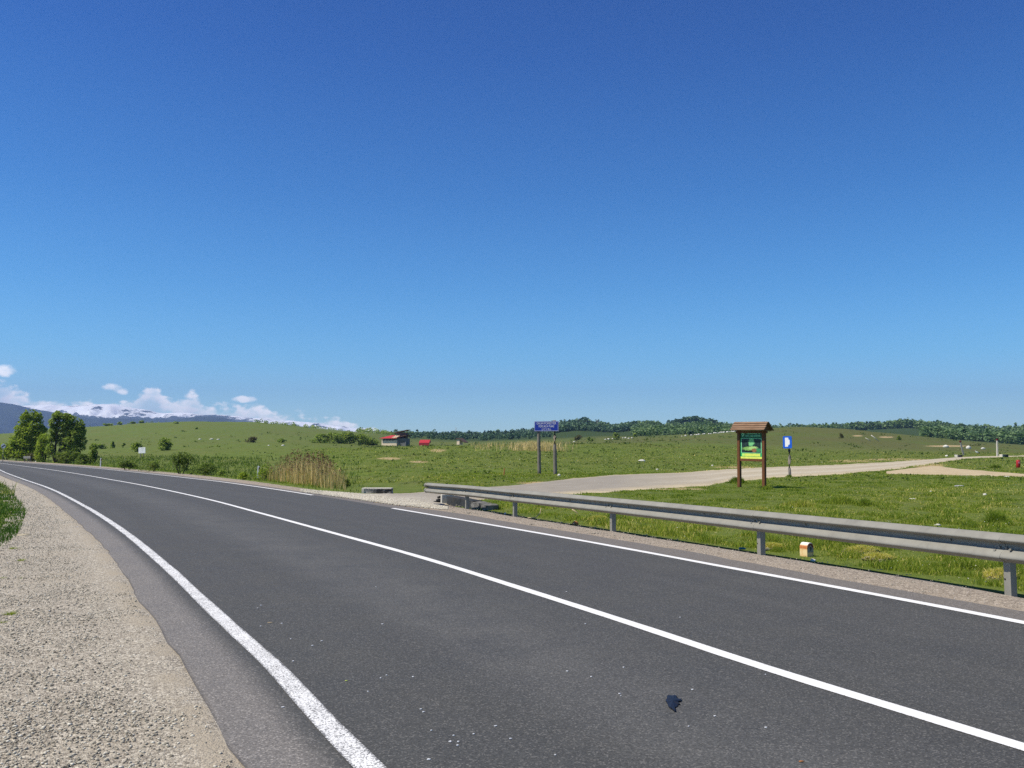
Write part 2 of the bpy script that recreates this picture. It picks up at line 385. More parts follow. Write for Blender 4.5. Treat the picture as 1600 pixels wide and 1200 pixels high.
# ------------------------------------------------------------------ ground and road materials
def m_grass(N):
    p = N.pos(); big = N.noise(p, .035, 5, .6); mid = N.noise(p, .45, 5, .65); fine = N.noise(p, 6.0, 4, .7)
    c = N.ramp(mid, [(.28, (.066, .110, .013)), (.5, (.104, .158, .019)), (.72, (.150, .194, .034))])
    c = N.mix(N.mapr(big, .40, .68, 0, .75), c, (.115, .140, .028)); c = N.mix(N.mapr(N.noise(p, .14, 4, .65), .54, .70, 0, .55), c, (.17, .165, .06))
    c = N.mix(N.mapr(fine, .35, .75, 0, .55), c, (.165, .19, .055))
    c = N.mix(N.mapr(N.noise(p, 1.7, 3, .6), .60, .75, 0, .45), c, (.055, .080, .016))
    hb = N.mapr(N.noise(p, .018, 4, .6), .38, .62, .2, 1)
    c = N.mix(N.math('MULTIPLY', N.attr('dry'), hb), c, (.135, .130, .045))
    c = N.mix(N.math('MULTIPLY', N.attr('wood'), .9), c, (.030, .055, .016))
    tex = N.noise(N.scale(p, (1, .35, 1)), .9, 6, .75); c = N.mix(N.mapr(tex, .52, .64, 0, .55), c, (.036, .060, .012)); c = N.mix(N.mapr(tex, .44, .34, 0, .45), c, (.15, .155, .055))
    c = N.mix(N.math('MULTIPLY', N.attr('dry'), .35), c, (.060, .078, .022))
    dn = N.mapr(N.math('ADD', N.attr('dirt'), N.math('MULTIPLY', N.math('SUBTRACT', N.noise(p, 2.2, 5, .7), .5), 1.1)), .42, .62)
    c = N.mix(dn, c, N.ramp(N.noise(p, 3.0, 4, .6), [(.3, (.30, .225, .11)), (.7, (.46, .36, .20))]))
    return {'Base Color': c, 'Normal': N.bump(fine, .9, .08)}
M_GRASS = material('meadow', m_grass, rough=.95, spec=.1)

def m_asphalt(N):
    p = N.pos(); lat = N.attr('lat'); grain = N.noise(p, 62, 4, .85); g2 = N.noise(p, 480, 2, .8); mid = N.noise(p, 1.1, 5, .65); big = N.noise(p, .22, 3, .5)
    streak = N.noise(N.scale(N.attr('uvw', 'Vector'), (2.3, .09, 1)), 1.0, 4, .55)
    base = N.ramp(mid, [(.25, (.0600, .0605, .0565)), (.75, (.0705, .0705, .0655))])
    base = N.mix(N.mapr(streak, .42, .68, 0, .3), base, (.092, .091, .086))
    base = N.mix(N.mapr(big, .45, .7, 0, .3), base, (.058, .056, .055))
    # polished lighter middle of the near lane, bleached edge bands
    wl = N.math('MULTIPLY', N.mapr(lat, .30, .55, 0, 1, True), N.mapr(lat, .60, .9, 1, 0, True))
    base = N.mix(N.math('MULTIPLY', wl, N.mapr(mid, .3, .7, .15, .6)), base, (.114, .113, .107))
    lb = N.math('MULTIPLY', N.mapr(lat, -.12, -.55, 0, 1, True), N.mapr(mid, .2, .8, .75, 1.0))
    base = N.mix(N.math('MULTIPLY', lb, .85), base, (.215, .198, .180))
    rb = N.mapr(lat, 2.03, 2.22, 0, 1, True)
    base = N.mix(N.math('MULTIPLY', rb, .8), base, (.185, .165, .145))
    dust = N.math('MULTIPLY', N.mapr(lat, -.93, -.97, 0, .5), N.mapr(N.noise(p, 5, 4, .7), .35, .6))
    base = N.mix(N.math('MULTIPLY', dust, .7), base, (.25, .22, .175))
    cell = N.node('ShaderNodeSeparateColor'); N.l.new(N.vor(p, 105, out='Color'), cell.inputs[0]); cr_ = cell.outputs[0]
    base = N.mix(1.0, base, N.ramp(cr_, [(0, .62), (.5, .97), (.86, 1.22), (1, 1.4)]), 'MULTIPLY')
    base = N.mix(N.math('MULTIPLY', N.math('GREATER_THAN', cr_, .91), N.math('ADD', N.math('MULTIPLY', lb, .42), .16)), base, (.42, .39, .35))
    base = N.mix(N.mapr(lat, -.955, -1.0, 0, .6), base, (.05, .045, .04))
    sp = N.mapr(grain, .56, .70, 0, 1); dk = N.mapr(grain, .44, .30, 0, 1)
    base = N.mix(N.math('MULTIPLY', sp, .35), base, (.25, .24, .225)); base = N.mix(N.math('MULTIPLY', dk, .45), base, (.022, .022, .022))
    chip = N.math('MULTIPLY', N.math('LESS_THAN', N.vor(p, 16), .035), N.math('GREATER_THAN', N.noise(p, 2.5, 2, .5), .52))
    base = N.mix(N.math('MULTIPLY', chip, .8), base, (.55, .55, .52))
    h = N.math('ADD', grain, N.math('MULTIPLY', g2, .5))
    return {'Base Color': base, 'Normal': N.bump(h, .5, .006), 'Roughness': N.mapr(mid, .3, .7, .72, .86)}
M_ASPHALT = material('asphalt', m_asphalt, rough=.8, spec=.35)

def paint(worn):
    def f(N):
        p = N.pos(); g = N.noise(p, 75, 3, .8); b = N.noise(p, 3, 3, .6)
        ed = N.mapr(N.math('ABSOLUTE', N.attr('across')), .72, 1.0, 0, .11)
        wear = N.mapr(N.math('ADD', N.math('ADD', g, ed), N.math('MULTIPLY', b, .15)), .745 - worn * .205, .785 - worn * .205)
        c = N.mix(N.mapr(b, .35, .7, 0, .5), (.80, .80, .78), (.68, .675, .65))
        return {'Base Color': N.mix(wear, c, (.14, .14, .14)), 'Normal': N.bump(g, .4, .004)}
    return f
M_PAINT_WORN = material('worn_road_paint', paint(.75), rough=.7); M_PAINT = material('road_paint', paint(0.05), rough=.7)

def m_gravel(tan):
    def f(N):
        p = N.pos(); v = N.vor(p, 42, out='Color'); vd = N.vor(p, 42); v2 = N.vor(p, 95, out='Color'); vd2 = N.vor(p, 95); big = N.noise(p, .7, 5, .65)
        sep = N.node('ShaderNodeSeparateColor'); N.l.new(v, sep.inputs[0]); sep2 = N.node('ShaderNodeSeparateColor'); N.l.new(v2, sep2.inputs[0])
        c1 = N.ramp(sep.outputs[0], [(0, (.17, .15, .13)), (.5, (.36, .33, .285)), (1, (.60, .565, .50))])
        c2 = N.ramp(sep2.outputs[1], [(0, (.16, .145, .125)), (.6, (.35, .32, .275)), (1, (.54, .505, .445))])
        c = N.mix(N.math('GREATER_THAN', sep2.outputs[0], .45), c2, c1)
        sand = N.ramp(N.noise(p, 60, 4, .7), [(.3, (.31, .275, .225)), (.7, (.43, .385, .315))])
        c = N.mix(N.mapr(big, .52, .70, .0, .4), c, sand)
        c = N.mix(N.math('MULTIPLY', N.mapr(N.attr('edge'), .45, .8, 0, .95), N.mapr(N.noise(p, 1.3, 3, .6), .42, .56)), c, sand)
        c = N.mix(1.0, c, tan, 'MULTIPLY')
        h = N.math('SUBTRACT', N.math('MULTIPLY', N.noise(p, 30, 5, .7), .9), N.math('MULTIPLY', N.math('ADD', vd, vd2), .35))
        return {'Base Color': c, 'Normal': N.bump(h, .8, .018)}
    return f
M_GRAVEL = material('gravel', m_gravel((1.06, 1.03, .95)), rough=.95, spec=.15)
M_GRAVEL_W = material('roadside_chippings', m_gravel((.88, .81, .74)), rough=.95, spec=.15)

def m_track(N):
    p = N.pos(); t = N.attr('t'); far = N.attr('far'); n = N.noise(p, .8, 5, .65); f = N.noise(p, 22, 4, .75)
    con = N.ramp(n, [(.3, (.27, .245, .205)), (.7, (.335, .305, .255))]); dirt = N.ramp(n, [(.25, (.38, .325, .23)), (.75, (.50, .44, .32))])
    c = N.mix(far, con, dirt)
    rim = N.math('MAXIMUM', N.mapr(t, .78, .95), N.mapr(t, .10, .0)); c = N.mix(N.math('MULTIPLY', rim, N.mapr(n, .3, .6, .3, 1.0)), c, (.55, .46, .30))
    rut = N.math('MAXIMUM', N.math('MULTIPLY', N.mapr(t, .2, .3), N.mapr(t, .4, .3)), N.math('MULTIPLY', N.mapr(t, .55, .66), N.mapr(t, .78, .66)))
    c = N.mix(N.math('MULTIPLY', rut, N.math('MULTIPLY', far, .35)), c, (.66, .61, .50))
    ap = N.attr('apron'); st = N.vor(p, 13, out='Color'); sc = N.node('ShaderNodeSeparateColor'); N.l.new(st, sc.inputs[0])
    c = N.mix(ap, c, N.ramp(sc.outputs[0], [(0, (.36, .31, .23)), (.5, (.58, .53, .42)), (1, (.74, .70, .59))]))
    c = N.mix(N.attr('sand'), c, N.ramp(n, [(.25, (.41, .32, .19)), (.7, (.55, .45, .29))]))
    c = N.mix(N.mapr(f, .4, .75, 0, .35), c, (.25, .21, .16))
    return {'Base Color': c, 'Normal': N.bump(N.math('ADD', f, N.math('MULTIPLY', N.vor(p, 13), N.math('MULTIPLY', ap, -1.2))), .7, .03)}
M_TRACK = material('track_surface', m_track, rough=.95, spec=.1)

# ------------------------------------------------------------------ ground sheet
def build_ground():
    fine = np.linspace(math.atan(-900 / F), math.atan(900 / F), 820)
    rest = np.linspace(fine[-1], 2 * math.pi + fine[0], 120)[1:-1]
    A = np.concatenate([fine, rest]); na = len(A)
    Rr = np.concatenate([np.linspace(.3, 5, 12)[:-1], np.exp(np.linspace(math.log(5), math.log(420), 420))[:-1], np.exp(np.linspace(math.log(420), math.log(1900), 130))[:-1], np.exp(np.linspace(math.log(1900), math.log(26000), 30))])
    a, r = np.meshgrid(np.append(A, A[0] + 2 * math.pi), Rr, indexing='ij')
    x, y = r * np.sin(a), r * np.cos(a); x = x.ravel(); y = y.ravel()
    z = zf(x, y)
    px, py = project(x, y, z); rr = np.hypot(x, y)
    trk = (y > 3) & (band_inside(px, py, TRK_U, TRK_L, -.4) | band_inside(px, py, PTH_U, PTH_L, -.4)) & (rr < 320)
    nr = rr < 450; road = np.zeros(len(x), bool)
    road[nr] = inside(x[nr], y[nr], ROAD_POLY) | inside(x[nr], y[nr], GRAV_POLY) | inside(x[nr], y[nr], GRAVL_POLY)
    gl = np.zeros(len(x), bool)
    z = z - .06 * road - np.where(trk, .05 + .0006 * rr, 0)
    dry = np.clip(sstep(rr, 190, 330) * sstep(px, 780, 1100) * .9 + .25 * sstep(rr, 120, 300) + .2, 0, 1) * (1 - .55 * sstep(-px, -620, -420)) * sstep(-rr, -900, -560)
    wood = sstep(rr, 560, 700) * sstep(px, 560, 720)
    dirt = np.zeros(len(x))
    for (cx, cy, sx, sy) in ((608, 716.5, 22, 2.2), (655, 721.5, 18, 1.6), (684, 704, 15, 3), (1050, 764, 60, 2), (1330, 720.5, 40, 2.5), (1400, 718, 60, 1.8), (1450, 727, 30, 5), (1150, 730, 40, 1.6), (850, 754, 60, 2.2), (1385, 683, 14, 1.4), (1480, 697, 40, 1.6), (1340, 681, 10, 1.2)):
        dirt = np.maximum(dirt, np.exp(-(((px - cx) / sx) ** 2 + ((py - cy) / sy) ** 2)) * (y > 3))
    me = np_mesh('ground', np.stack([x, y, z], 1), grid_faces(na + 1, len(Rr))[:, ::-1], {'dry': dry, 'wood': wood, 'dirt': dirt})
    o = link('ground', me, M_GRASS, smooth=True); tag(o, 'green rolling meadow ground', None, None, 'structure')
build_ground()

def build_road():
    sR = arc(ML); t = np.gradient(ML, axis=0); t /= np.linalg.norm(t, axis=1)[:, None]; n = np.stack([t[:, 1], -t[:, 0]], 1)
    def off(poly):
        best = np.empty(len(ML))
        for i in range(len(ML)):
            rel = poly - ML[i]; al = rel @ t[i]; la = rel @ n[i]
            ok = np.abs(la) < 13
            k = np.where(ok, np.abs(al), 1e9).argmin(); best[i] = la[k] if ok[k] and abs(al[k]) < 3 else np.nan
        g = np.isfinite(best); best = np.interp(np.arange(len(best)), np.nonzero(g)[0], best[g])
        return np.convolve(np.pad(best, 3, mode='edge'), np.ones(7) / 7, 'valid')
    oCL, oLL, oRL, oCR, oGR = off(CL), off(LL), off(RL), off(CR), off(GR)
    zz = zroad(ML[:, 1])
    wob = lambda s, f, amp: amp * (fbm(sR / f, sR * 0 + s, s, 3) - .5)
    lat = np.array([-1, -.9, -.6, -.3, 0, .2, .4, .6, .8, 1, 1.2, 1.4, 1.6, 1.8, 2, 2.2, 2.6, 3.0])
    stations = np.stack([oCL + (wob(3, .9, .07) + wob(6, .16, .05)), oLL, np.zeros(len(ML)), oRL, oCR + (wob(4, .7, .08) + wob(7, .2, .05))], 1)
    offs = np.stack([np.interp(l, [-1, 0, 1, 2, 3], [0, 1, 2, 3, 4]) * np.ones(len(ML)) for l in lat], 1)
    O = np.empty_like(offs)
    for j in range(offs.shape[1]):
        q = offs[0, j]; k = min(int(q), 3); O[:, j] = stations[:, k] * (1 - (q - k)) + stations[:, k + 1] * (q - k)
    X = ML[:, None, :] + n[:, None, :] * O[:, :, None]
    V = np.concatenate([X, np.repeat(zz[:, None, None], len(lat), 1)], 2).reshape(-1, 3)
    me = np_mesh('road', V, grid_faces(len(ML), len(lat)), {'lat': np.tile(lat, len(ML))})
    a = me.attributes.new('uvw', 'FLOAT_VECTOR', 'POINT')
    a.data.foreach_set('vector', np.stack([O.ravel(), np.repeat(sR, len(lat)), np.zeros(O.size)], 1).astype(np.float32).ravel())
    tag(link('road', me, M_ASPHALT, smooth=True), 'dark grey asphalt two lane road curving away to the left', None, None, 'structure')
    # painted lines
    def strip(name, o, w, mat, sel, label, dz=.004):
        idx = np.nonzero(sel)[0]; wv = w * np.ones(len(idx))
        j = (fbm(sR[idx] * 9, sR[idx] * 0, 5, 2) - .5) * .012
        L = ML[idx] + n[idx] * (o[idx] - wv / 2 + j)[:, None]; Rr = ML[idx] + n[idx] * (o[idx] + wv / 2 - j)[:, None]
        V = np.stack([np.c_[L, zz[idx] + dz], np.c_[Rr, zz[idx] + dz]], 1).reshape(-1, 3)
        tag(link(name, np_mesh(name, V, grid_faces(len(idx), 2), {'across': np.tile([-1.0, 1.0], len(idx))}), mat), label, None, None, 'structure')
    allm = np.ones(len(ML), bool)
    strip('edge_line', oLL, .155, M_PAINT_WORN, allm, 'worn white edge line beside the gravel shoulder')
    strip('centre_line', np.zeros(len(ML)), .14, M_PAINT, allm, 'solid white centre line of the road')
    pR = ML + n * oRL[:, None]; pxr, _ = project(pR[:, 0], pR[:, 1], zz)
    strip('edge_line', oRL, .15, M_PAINT, (pxr > 609) | (ML[:, 1] < 8), 'white edge line in front of the guardrail')
    strip('edge_line', oRL, .15, M_PAINT, (pxr < 489) & (ML[:, 1] > 8), 'white edge line beyond the side track junction')
    # chippings along the right edge
    k = np.linspace(0, 1, 5); O2 = np.stack([(oCR - .12) * (1 - u) + (oGR + wob(8, .5, .22)) * u for u in k], 1)
    X = ML[:, None, :] + n[:, None, :] * O2[:, :, None]
    zc = zz[:, None] + np.array([-.012, .012, .02, .018, -.03])[None] + .012 * (fbm(X[..., 0] * 3, X[..., 1] * 3, 2, 2) - .5)
    V = np.concatenate([X, zc[..., None]], 2).reshape(-1, 3)
    me = np_mesh('gravel_verge', V, grid_faces(len(ML), 5), {'edge': np.tile(np.array([1, .3, 0, 0, .2]), len(ML))})
    tag(link('gravel_verge', me, M_GRAVEL_W, smooth=True), 'narrow strip of pinkish grey chippings under the guardrail', None, None, 'structure')
    return oCL
build_road()

def build_shoulder():
    # left shoulder: between the asphalt edge and the grass
    m = 340; out = []
    c = CL[:330:1]; g = GL
    tc_ = np.linspace(0, 1, m)
    c2 = np.stack([np.interp(tc_, np.linspace(0, 1, len(c)), c[:, i]) for i in (0, 1)], 1)
    wid = []
    t = np.gradient(c2, axis=0); t /= np.linalg.norm(t, axis=1)[:, None]; n = np.stack([-t[:, 1], t[:, 0]], 1)
    Gp = np.vstack([np.array([[1.5, -14.0], [-4.0, 1.0]]), GL, np.array([[-50.5, 72.0]])]); Gp = dense(Gp, .3)
    for i in range(m):
        rel = Gp - c2[i]; al = np.abs(rel @ t[i]); k = al.argmin(); wid.append(float(np.clip((rel @ n[i])[k], .6, 14)))
    wid = np.convolve(np.pad(np.array(wid), 4, mode='edge'), np.ones(9) / 9, 'valid')
    s = arc(c2); u = np.linspace(0, 1, 26)
    d = -.10 + (wid[:, None] + .5 + .5 * (fbm(s * 1.3, s * 0, 4, 3) - .5)[:, None] + .10) * u[None]
    X = c2[:, None, :] + n[:, None, :] * d[..., None]
    z = zroad(X[..., 1]) + np.interp(d, [-.1, 0.0, .12, .5, 6], [-.02, .0, .014, .006, .0]) + .03 * (fbm(X[..., 0] * .9, X[..., 1] * .9, 5, 3) - .5) * sstep(d, .0, .6) + np.where(u[None] > .96, -.03, 0)
    me = np_mesh('gravel_shoulder', np.concatenate([X, z[..., None]], 2).reshape(-1, 3), grid_faces(m, 26)[:, ::-1], {'edge': np.clip(1 - d / .55, 0, 1).ravel()})
    tag(link('gravel_shoulder', me, M_GRAVEL, smooth=True), 'pale gravel shoulder on the near side of the road', None, None, 'structure')
    return Gp
SHOULDER_EDGE = build_shoulder()

def build_track(name, U, L, label, step, rows, farpx):
    pxs = np.arange(U[0][0], U[-1][0] + .1, step); V = []; T = []; FAR = []; AP = []
    for q, px in enumerate(pxs):
        u = np.interp(px, [p[0] for p in U], [p[1] for p in U]); l = np.interp(px, [p[0] for p in L], [p[1] for p in L])
        for k in range(rows):
            t = k / (rows - 1); py = u * (1 - t) + l * t
            py += (vnoise(np.array([px * .21]), np.array([k * 9.1]), 5)[0] - .5) * (1.2 if k in (0, rows - 1) else 0) * min(1.0, (l - u) / 8)
            a = at(px, py); edge = k in (0, rows - 1)
            zt = float(zf(np.array([a[0]]), np.array([a[1]]), False)[0])
            V.append((a[0], a[1], zt + (-.03 if edge else .03))); T.append(t); FAR.append(min(1, max(0, (px - farpx) / 200)))
            AP.append(max(0, min(1, (700 - px) / 60)) * min(1, max(0, (t * 1.4 - .15 + (max(0, 620 - px) / 80)))))
    me = np_mesh(name, V, grid_faces(len(pxs), rows), {'t': T, 'far': FAR, 'apron': AP, 'sand': np.full(len(T), 1.0 if name == 'sandy_path' else 0.0)})
    tag(link(name, me, M_TRACK, smooth=True), label, None, None, 'structure')
build_track('forest_track', TRK_U, TRK_L, 'pale unpaved forest track leaving the road to the right', 8, 9, 960)
build_track('sandy_path', PTH_U, PTH_L, 'sandy path branching off the forest track', 10, 5, 0)

# ------------------------------------------------------------------ mountains
def m_mountain(N):
    p = N.pos(); sep = N.node('ShaderNodeSeparateXYZ'); N.l.new(p, sep.inputs[0])
    n = N.noise(N.scale(p, (.0022, .0022, .006)), 1.0, 7, .65); n2 = N.noise(N.scale(p, (.009, .009, .012)), 1.0, 5, .7)
    snow = N.mapr(N.math('ADD', N.attr('snow'), N.math('ADD', N.math('MULTIPLY', N.math('SUBTRACT', n, .5), 2.6), N.math('MULTIPLY', N.math('SUBTRACT', n2, .5), 2.0))), .46, .54)
    snow = N.math('MULTIPLY', snow, N.mapr(N.noise(N.scale(p, (.0042, .0042, .0016)), 1.0, 4, .62), .37, .45)); rock = N.ramp(n2, [(.3, (.030, .042, .030)), (.7, (.075, .082, .060))])
    c = N.mix(snow, rock, (.88, .89, .92))
    return {'Base Color': c}
M_MOUNT = material('snowy_mountain', m_mountain, rough=.9, spec=.1)
def m_ridge(N):
    p = N.pos(); n = N.noise(N.scale(p, (.006, .006, .006)), 1.0, 6, .7)
    return {'Base Color': N.ramp(n, [(.3, (.016, .028, .022)), (.6, (.032, .048, .034)), (.8, (.055, .065, .045))])}
M_RIDGE = material('forested_mountain', m_ridge, rough=.95, spec=.05)
def mountain(name, label, sky, D, depth, mat, seed, rough, snow_px=None, rows=60):
    pxs = np.arange(sky[0][0], sky[-1][0] + .1, 3.0)
    Y = np.interp(pxs, [s[0] for s in sky], [s[1] for s in sky]); Y = gsm(Y[None], 2, 1)[0] + (fbm(pxs / 14, pxs * 0, seed, 4) - .5) * rough
    v = 600 - Y; top = H + (F * math.sin(PITCH) + v * math.cos(PITCH)) / (F * math.cos(PITCH) - v * math.sin(PITCH)) * D
    u = np.linspace(0, 1, rows); V = np.empty((len(pxs), rows, 3)); S = np.empty((len(pxs), rows))
    for j, q in enumerate(u):
        y = D + (q - .5) * depth * 2; x = (pxs - 800) / F * D * (1 + .25 * (q - .5))
        prof = np.clip(1 - abs(q - .5) * 2, 0, 1)
        ridge = fbm(x / (D * .035), y / (D * .035) + 0 * x, seed + 3, 5); ridge = 1 - np.abs(ridge - .5) * 2
        z = top * (prof ** .85) + (ridge - .75) * top.mean() * .55 * prof * (1 - prof) * 4
        if j == rows // 2: z = top
        z = np.minimum(z, top * (1 - .0 * prof)) if q < .5 else np.minimum(z, top * .98)
        V[:, j] = np.stack([x, 0 * x + y, z - 25 * (1 - prof)], 1)
        if snow_px is not None:
            py = YH - (z - H) / D * F; ln = np.interp(pxs, [s[0] for s in snow_px], [s[1] for s in snow_px]); S[:, j] = np.clip(.5 + (ln - py) / 14, -.6, 1.35)
        else: S[:, j] = 0
    me = np_mesh(name, V.reshape(-1, 3), grid_faces(len(pxs), rows)[:, ::-1], {'snow': S.ravel()})
    tag(link(name, me, mat, smooth=True), label, None, None, 'structure')
SNOWSKY = [(-600, 640), (-200, 634), (0, 634), (40, 633), (80, 632), (110, 634), (150, 631), (178, 631.5), (205, 637), (240, 643), (260, 646), (285, 643.5), (305, 645), (322, 650), (335, 647), (355, 648.5), (372, 650), (400, 653), (450, 657), (500, 661), (540, 667), (580, 670.5), (620, 676), (700, 690)]
SNOWLINE = [(-600, 645), (0, 646), (110, 646), (140, 652), (240, 654), (300, 653), (330, 646), (360, 650), (385, 657), (420, 668), (470, 674), (600, 688), (700, 700)]
mountain('snow_mountains', 'distant snow covered mountain range', SNOWSKY, 9800.0, 2200.0, M_MOUNT, 5, 3.0, SNOWLINE)
RIDGESKY = [(-700, 600), (-300, 612), (-80, 622), (0, 628), (25, 631), (50, 637), (80, 643), (110, 648), (140, 652), (200, 654), (240, 653), (270, 655), (300, 651), (322, 650), (345, 651), (365, 656), (400, 666), (440, 674), (500, 676), (600, 690)]
mountain('forested_mountains', 'blue hazy forested mountain ridge below the snow', RIDGESKY, 7600.0, 1500.0, M_RIDGE, 8, 1.6)

# ------------------------------------------------------------------ foliage
def m_leaf(stops, trans=.25):
    def f(N):
        c = N.ramp(N.attr('v'), stops)
        return {'Base Color': c}
    m = material('leaves', f, rough=.7, spec=.2)
    nt = m.node_tree; b = nt.nodes['Principled BSDF']; out = nt.nodes['Material Output']
    tr = nt.nodes.new('ShaderNodeBsdfTranslucent'); mx = nt.nodes.new('ShaderNodeMixShader'); mx.inputs[0].default_value = trans
    src = b.inputs['Base Color'].links[0].from_socket
    g = nt.nodes.new('ShaderNodeMix'); g.data_type = 'RGBA'; g.blend_type = 'MULTIPLY'; g.inputs[0].default_value = 1
    nt.links.new(src, g.inputs[6]); g.inputs[7].default_value = (1.5, 1.7, .8, 1); nt.links.new(g.outputs[2], tr.inputs['Color'])
    nt.links.new(b.outputs[0], mx.inputs[1]); nt.links.new(tr.outputs[0], mx.inputs[2]); nt.links.new(mx.outputs[0], out.inputs['Surface'])
    return m
M_BLADE = m_leaf([(0, (0.085, 0.132, 0.012)), (.3, (0.158, 0.217, 0.023)), (.6, (0.232, 0.286, 0.035)), (.82, (0.317, 0.336, 0.057)), (.93, (0.461, 0.419, 0.114)), (1, (0.728, 0.590, 0.218))], .42)
M_BLADE_L = m_leaf([(0, (.026, .062, .008)), (.5, (.050, .115, .012)), (.85, (.085, .155, .022)), (1, (.26, .25, .10))], .3)
M_WEED = m_leaf([(0, (0.051, 0.086, 0.015)), (.4, (0.103, 0.148, 0.028)), (.75, (0.162, 0.204, 0.050)), (.92, (0.263, 0.271, 0.108)), (1, (0.425, 0.382, 0.204))], .4)
M_LEAF_A = m_leaf([(0, (0.121, 0.167, 0.024)), (.5, (0.233, 0.293, 0.042)), (1, (0.386, 0.420, 0.084))], .42)
M_LEAF_D = m_leaf([(0, (0.108, 0.153, 0.045)), (.5, (0.217, 0.276, 0.068)), (1, (0.370, 0.419, 0.110))], .38)
M_LEAF_W = m_leaf([(0, (0.073, 0.130, 0.056)), (.5, (0.121, 0.199, 0.077)), (1, (0.185, 0.261, 0.105))], .2)
M_LEAF_C = m_leaf([(0, (0.042, 0.094, 0.061)), (.5, (0.079, 0.145, 0.079)), (1, (0.130, 0.205, 0.099))], .12)
M_LEAF_R = m_leaf([(0, (.065, .070, .030)), (.5, (.12, .115, .05)), (1, (.18, .15, .075))], .3)
M_REED = m_leaf([(0, (0.325, 0.231, 0.098)), (.5, (0.553, 0.412, 0.183)), (.8, (0.765, 0.587, 0.279)), (1, (0.162, 0.206, 0.043))], .2)
M_PLUME = m_leaf([(0, (0.093, 0.056, 0.029)), (1, (0.238, 0.152, 0.080))], .1)
def m_bark(N):
    p = N.obj(); n = N.noise(N.scale(p, (6, 6, 1.2)), 1.0, 5, .7)
    return {'Base Color': N.ramp(n, [(.3, (.030, .024, .018)), (.7, (.10, .085, .065))]), 'Normal': N.bump(n, .6, .05)}
M_BARK = material('bark', m_bark, rough=.95, spec=.1)

def leaf_mesh(name, C, size, v, up=.35):
    """leaf cards at centres C with sizes, as quads bent along their middle"""
    n = len(C); a = RNG.uniform(0, 2 * np.pi, n); nz = RNG.normal(0, 1, (n, 3)); nz[:, 2] = np.abs(nz[:, 2]) + up; nz /= np.linalg.norm(nz, axis=1)[:, None]
    t = np.stack([np.cos(a), np.sin(a), RNG.normal(0, .4, n)], 1); t -= nz * (t * nz).sum(1)[:, None]; t /= np.linalg.norm(t, axis=1)[:, None]; b = np.cross(nz, t)
    s = np.asarray(size)[:, None] * RNG.uniform(.6, 1.3, (n, 1)); w = s * RNG.uniform(.5, .8, (n, 1))
    V = np.stack([C - t * s, C - b * w + nz * s * .2, C + t * s, C + b * w + nz * s * .2], 1).reshape(-1, 3)
    return np_mesh(name, V, np.arange(4 * n).reshape(n, 4), {'v': np.repeat(v, 4)})
def crown_points(blobs, n, hollow=.45):
    vol = np.array([b[3] * b[4] * b[5] for b in blobs]) ** .75; k = RNG.choice(len(blobs), n, p=vol / vol.sum()); B = np.array(blobs)[k]
    d = RNG.normal(0, 1, (n, 3)); d /= np.linalg.norm(d, axis=1)[:, None]; r = (hollow + (1 - hollow) * RNG.uniform(0, 1, n) ** .6)[:, None] * RNG.uniform(.86, 1.12, (n, 1))
    P = B[:, :3] + d * r * B[:, 3:6]
    return P, k
def foliage(name, blobs, n, size, mat, parent, seed=0, zmin=.02):
    P, k = crown_points(blobs, n); P = P[P[:, 2] > zmin]
    cl = fbm(P[:, 0] * 1.3 + seed, P[:, 2] * 1.3 + P[:, 1] * .7, seed, 3)
    keep = cl > .33; P = P[keep]; v = np.clip(cl[keep] * .9 + RNG.normal(0, .16, keep.sum()), 0, 1)
    return link(name, leaf_mesh(name, P, np.full(len(P), size), v), mat, parent)
def blob_set(w, h, base, n, seed, sy=.8):
    rg = np.random.default_rng(seed); out = []
    for i in range(n):
        t = rg.uniform(0, 1); z = base + (h - base) * (.15 + .8 * t); rad = w * .5 * (1 - .55 * t ** 1.5)
        r = rg.uniform(.12, .34) * w * (1 - .3 * t); a = rg.uniform(0, 6.28); q = rg.uniform(0, 1) ** .5 * max(0, rad - r * .55)
        zr = min(r * .9, (h - base) * .35); out.append((q * math.cos(a), q * math.sin(a) * sy, min(z, h - zr * .9), r, r * sy, zr))
    return out
def shrub(name, label, cat, loc, w, h, n, mat, seed, group=None, size=None, base=0.0, nb=14, stems=True):
    o = empty(name, loc); tag(o, label, cat, group)
    foliage('crown', blob_set(w, h, base, nb, seed), n, size or max(.05, w * .035), mat, o, seed)
    if stems:
        bm = bmesh.new(); rg = random.Random(seed)
        for k in range(5):
            a = rg.uniform(0, 6.28); e = (math.cos(a) * w * .28, math.sin(a) * w * .28, h * rg.uniform(.5, .8))
            tube(bm, [(e[0] * .15, e[1] * .15, -.1), (e[0] * .5, e[1] * .5, e[2] * .5), e], [h * .022, h * .016, h * .006], 5)
        bm_obj('trunk' if 'tree' in name else 'stem', bm, M_BARK, o)
    return o
def px_size(px, y): return px * y / F

def tree(name, label, loc, h, blobs, limbs, n, mat, size, seed, group=None):
    o = empty(name, loc); tag(o, label, 'tree', group)
    foliage('crown', blobs, n, size, mat, o, seed)
    bm = bmesh.new()
    for pts, rr in limbs: tube(bm, pts, rr, 7)
    bm_obj('trunk', bm, M_BARK, o)
    return o
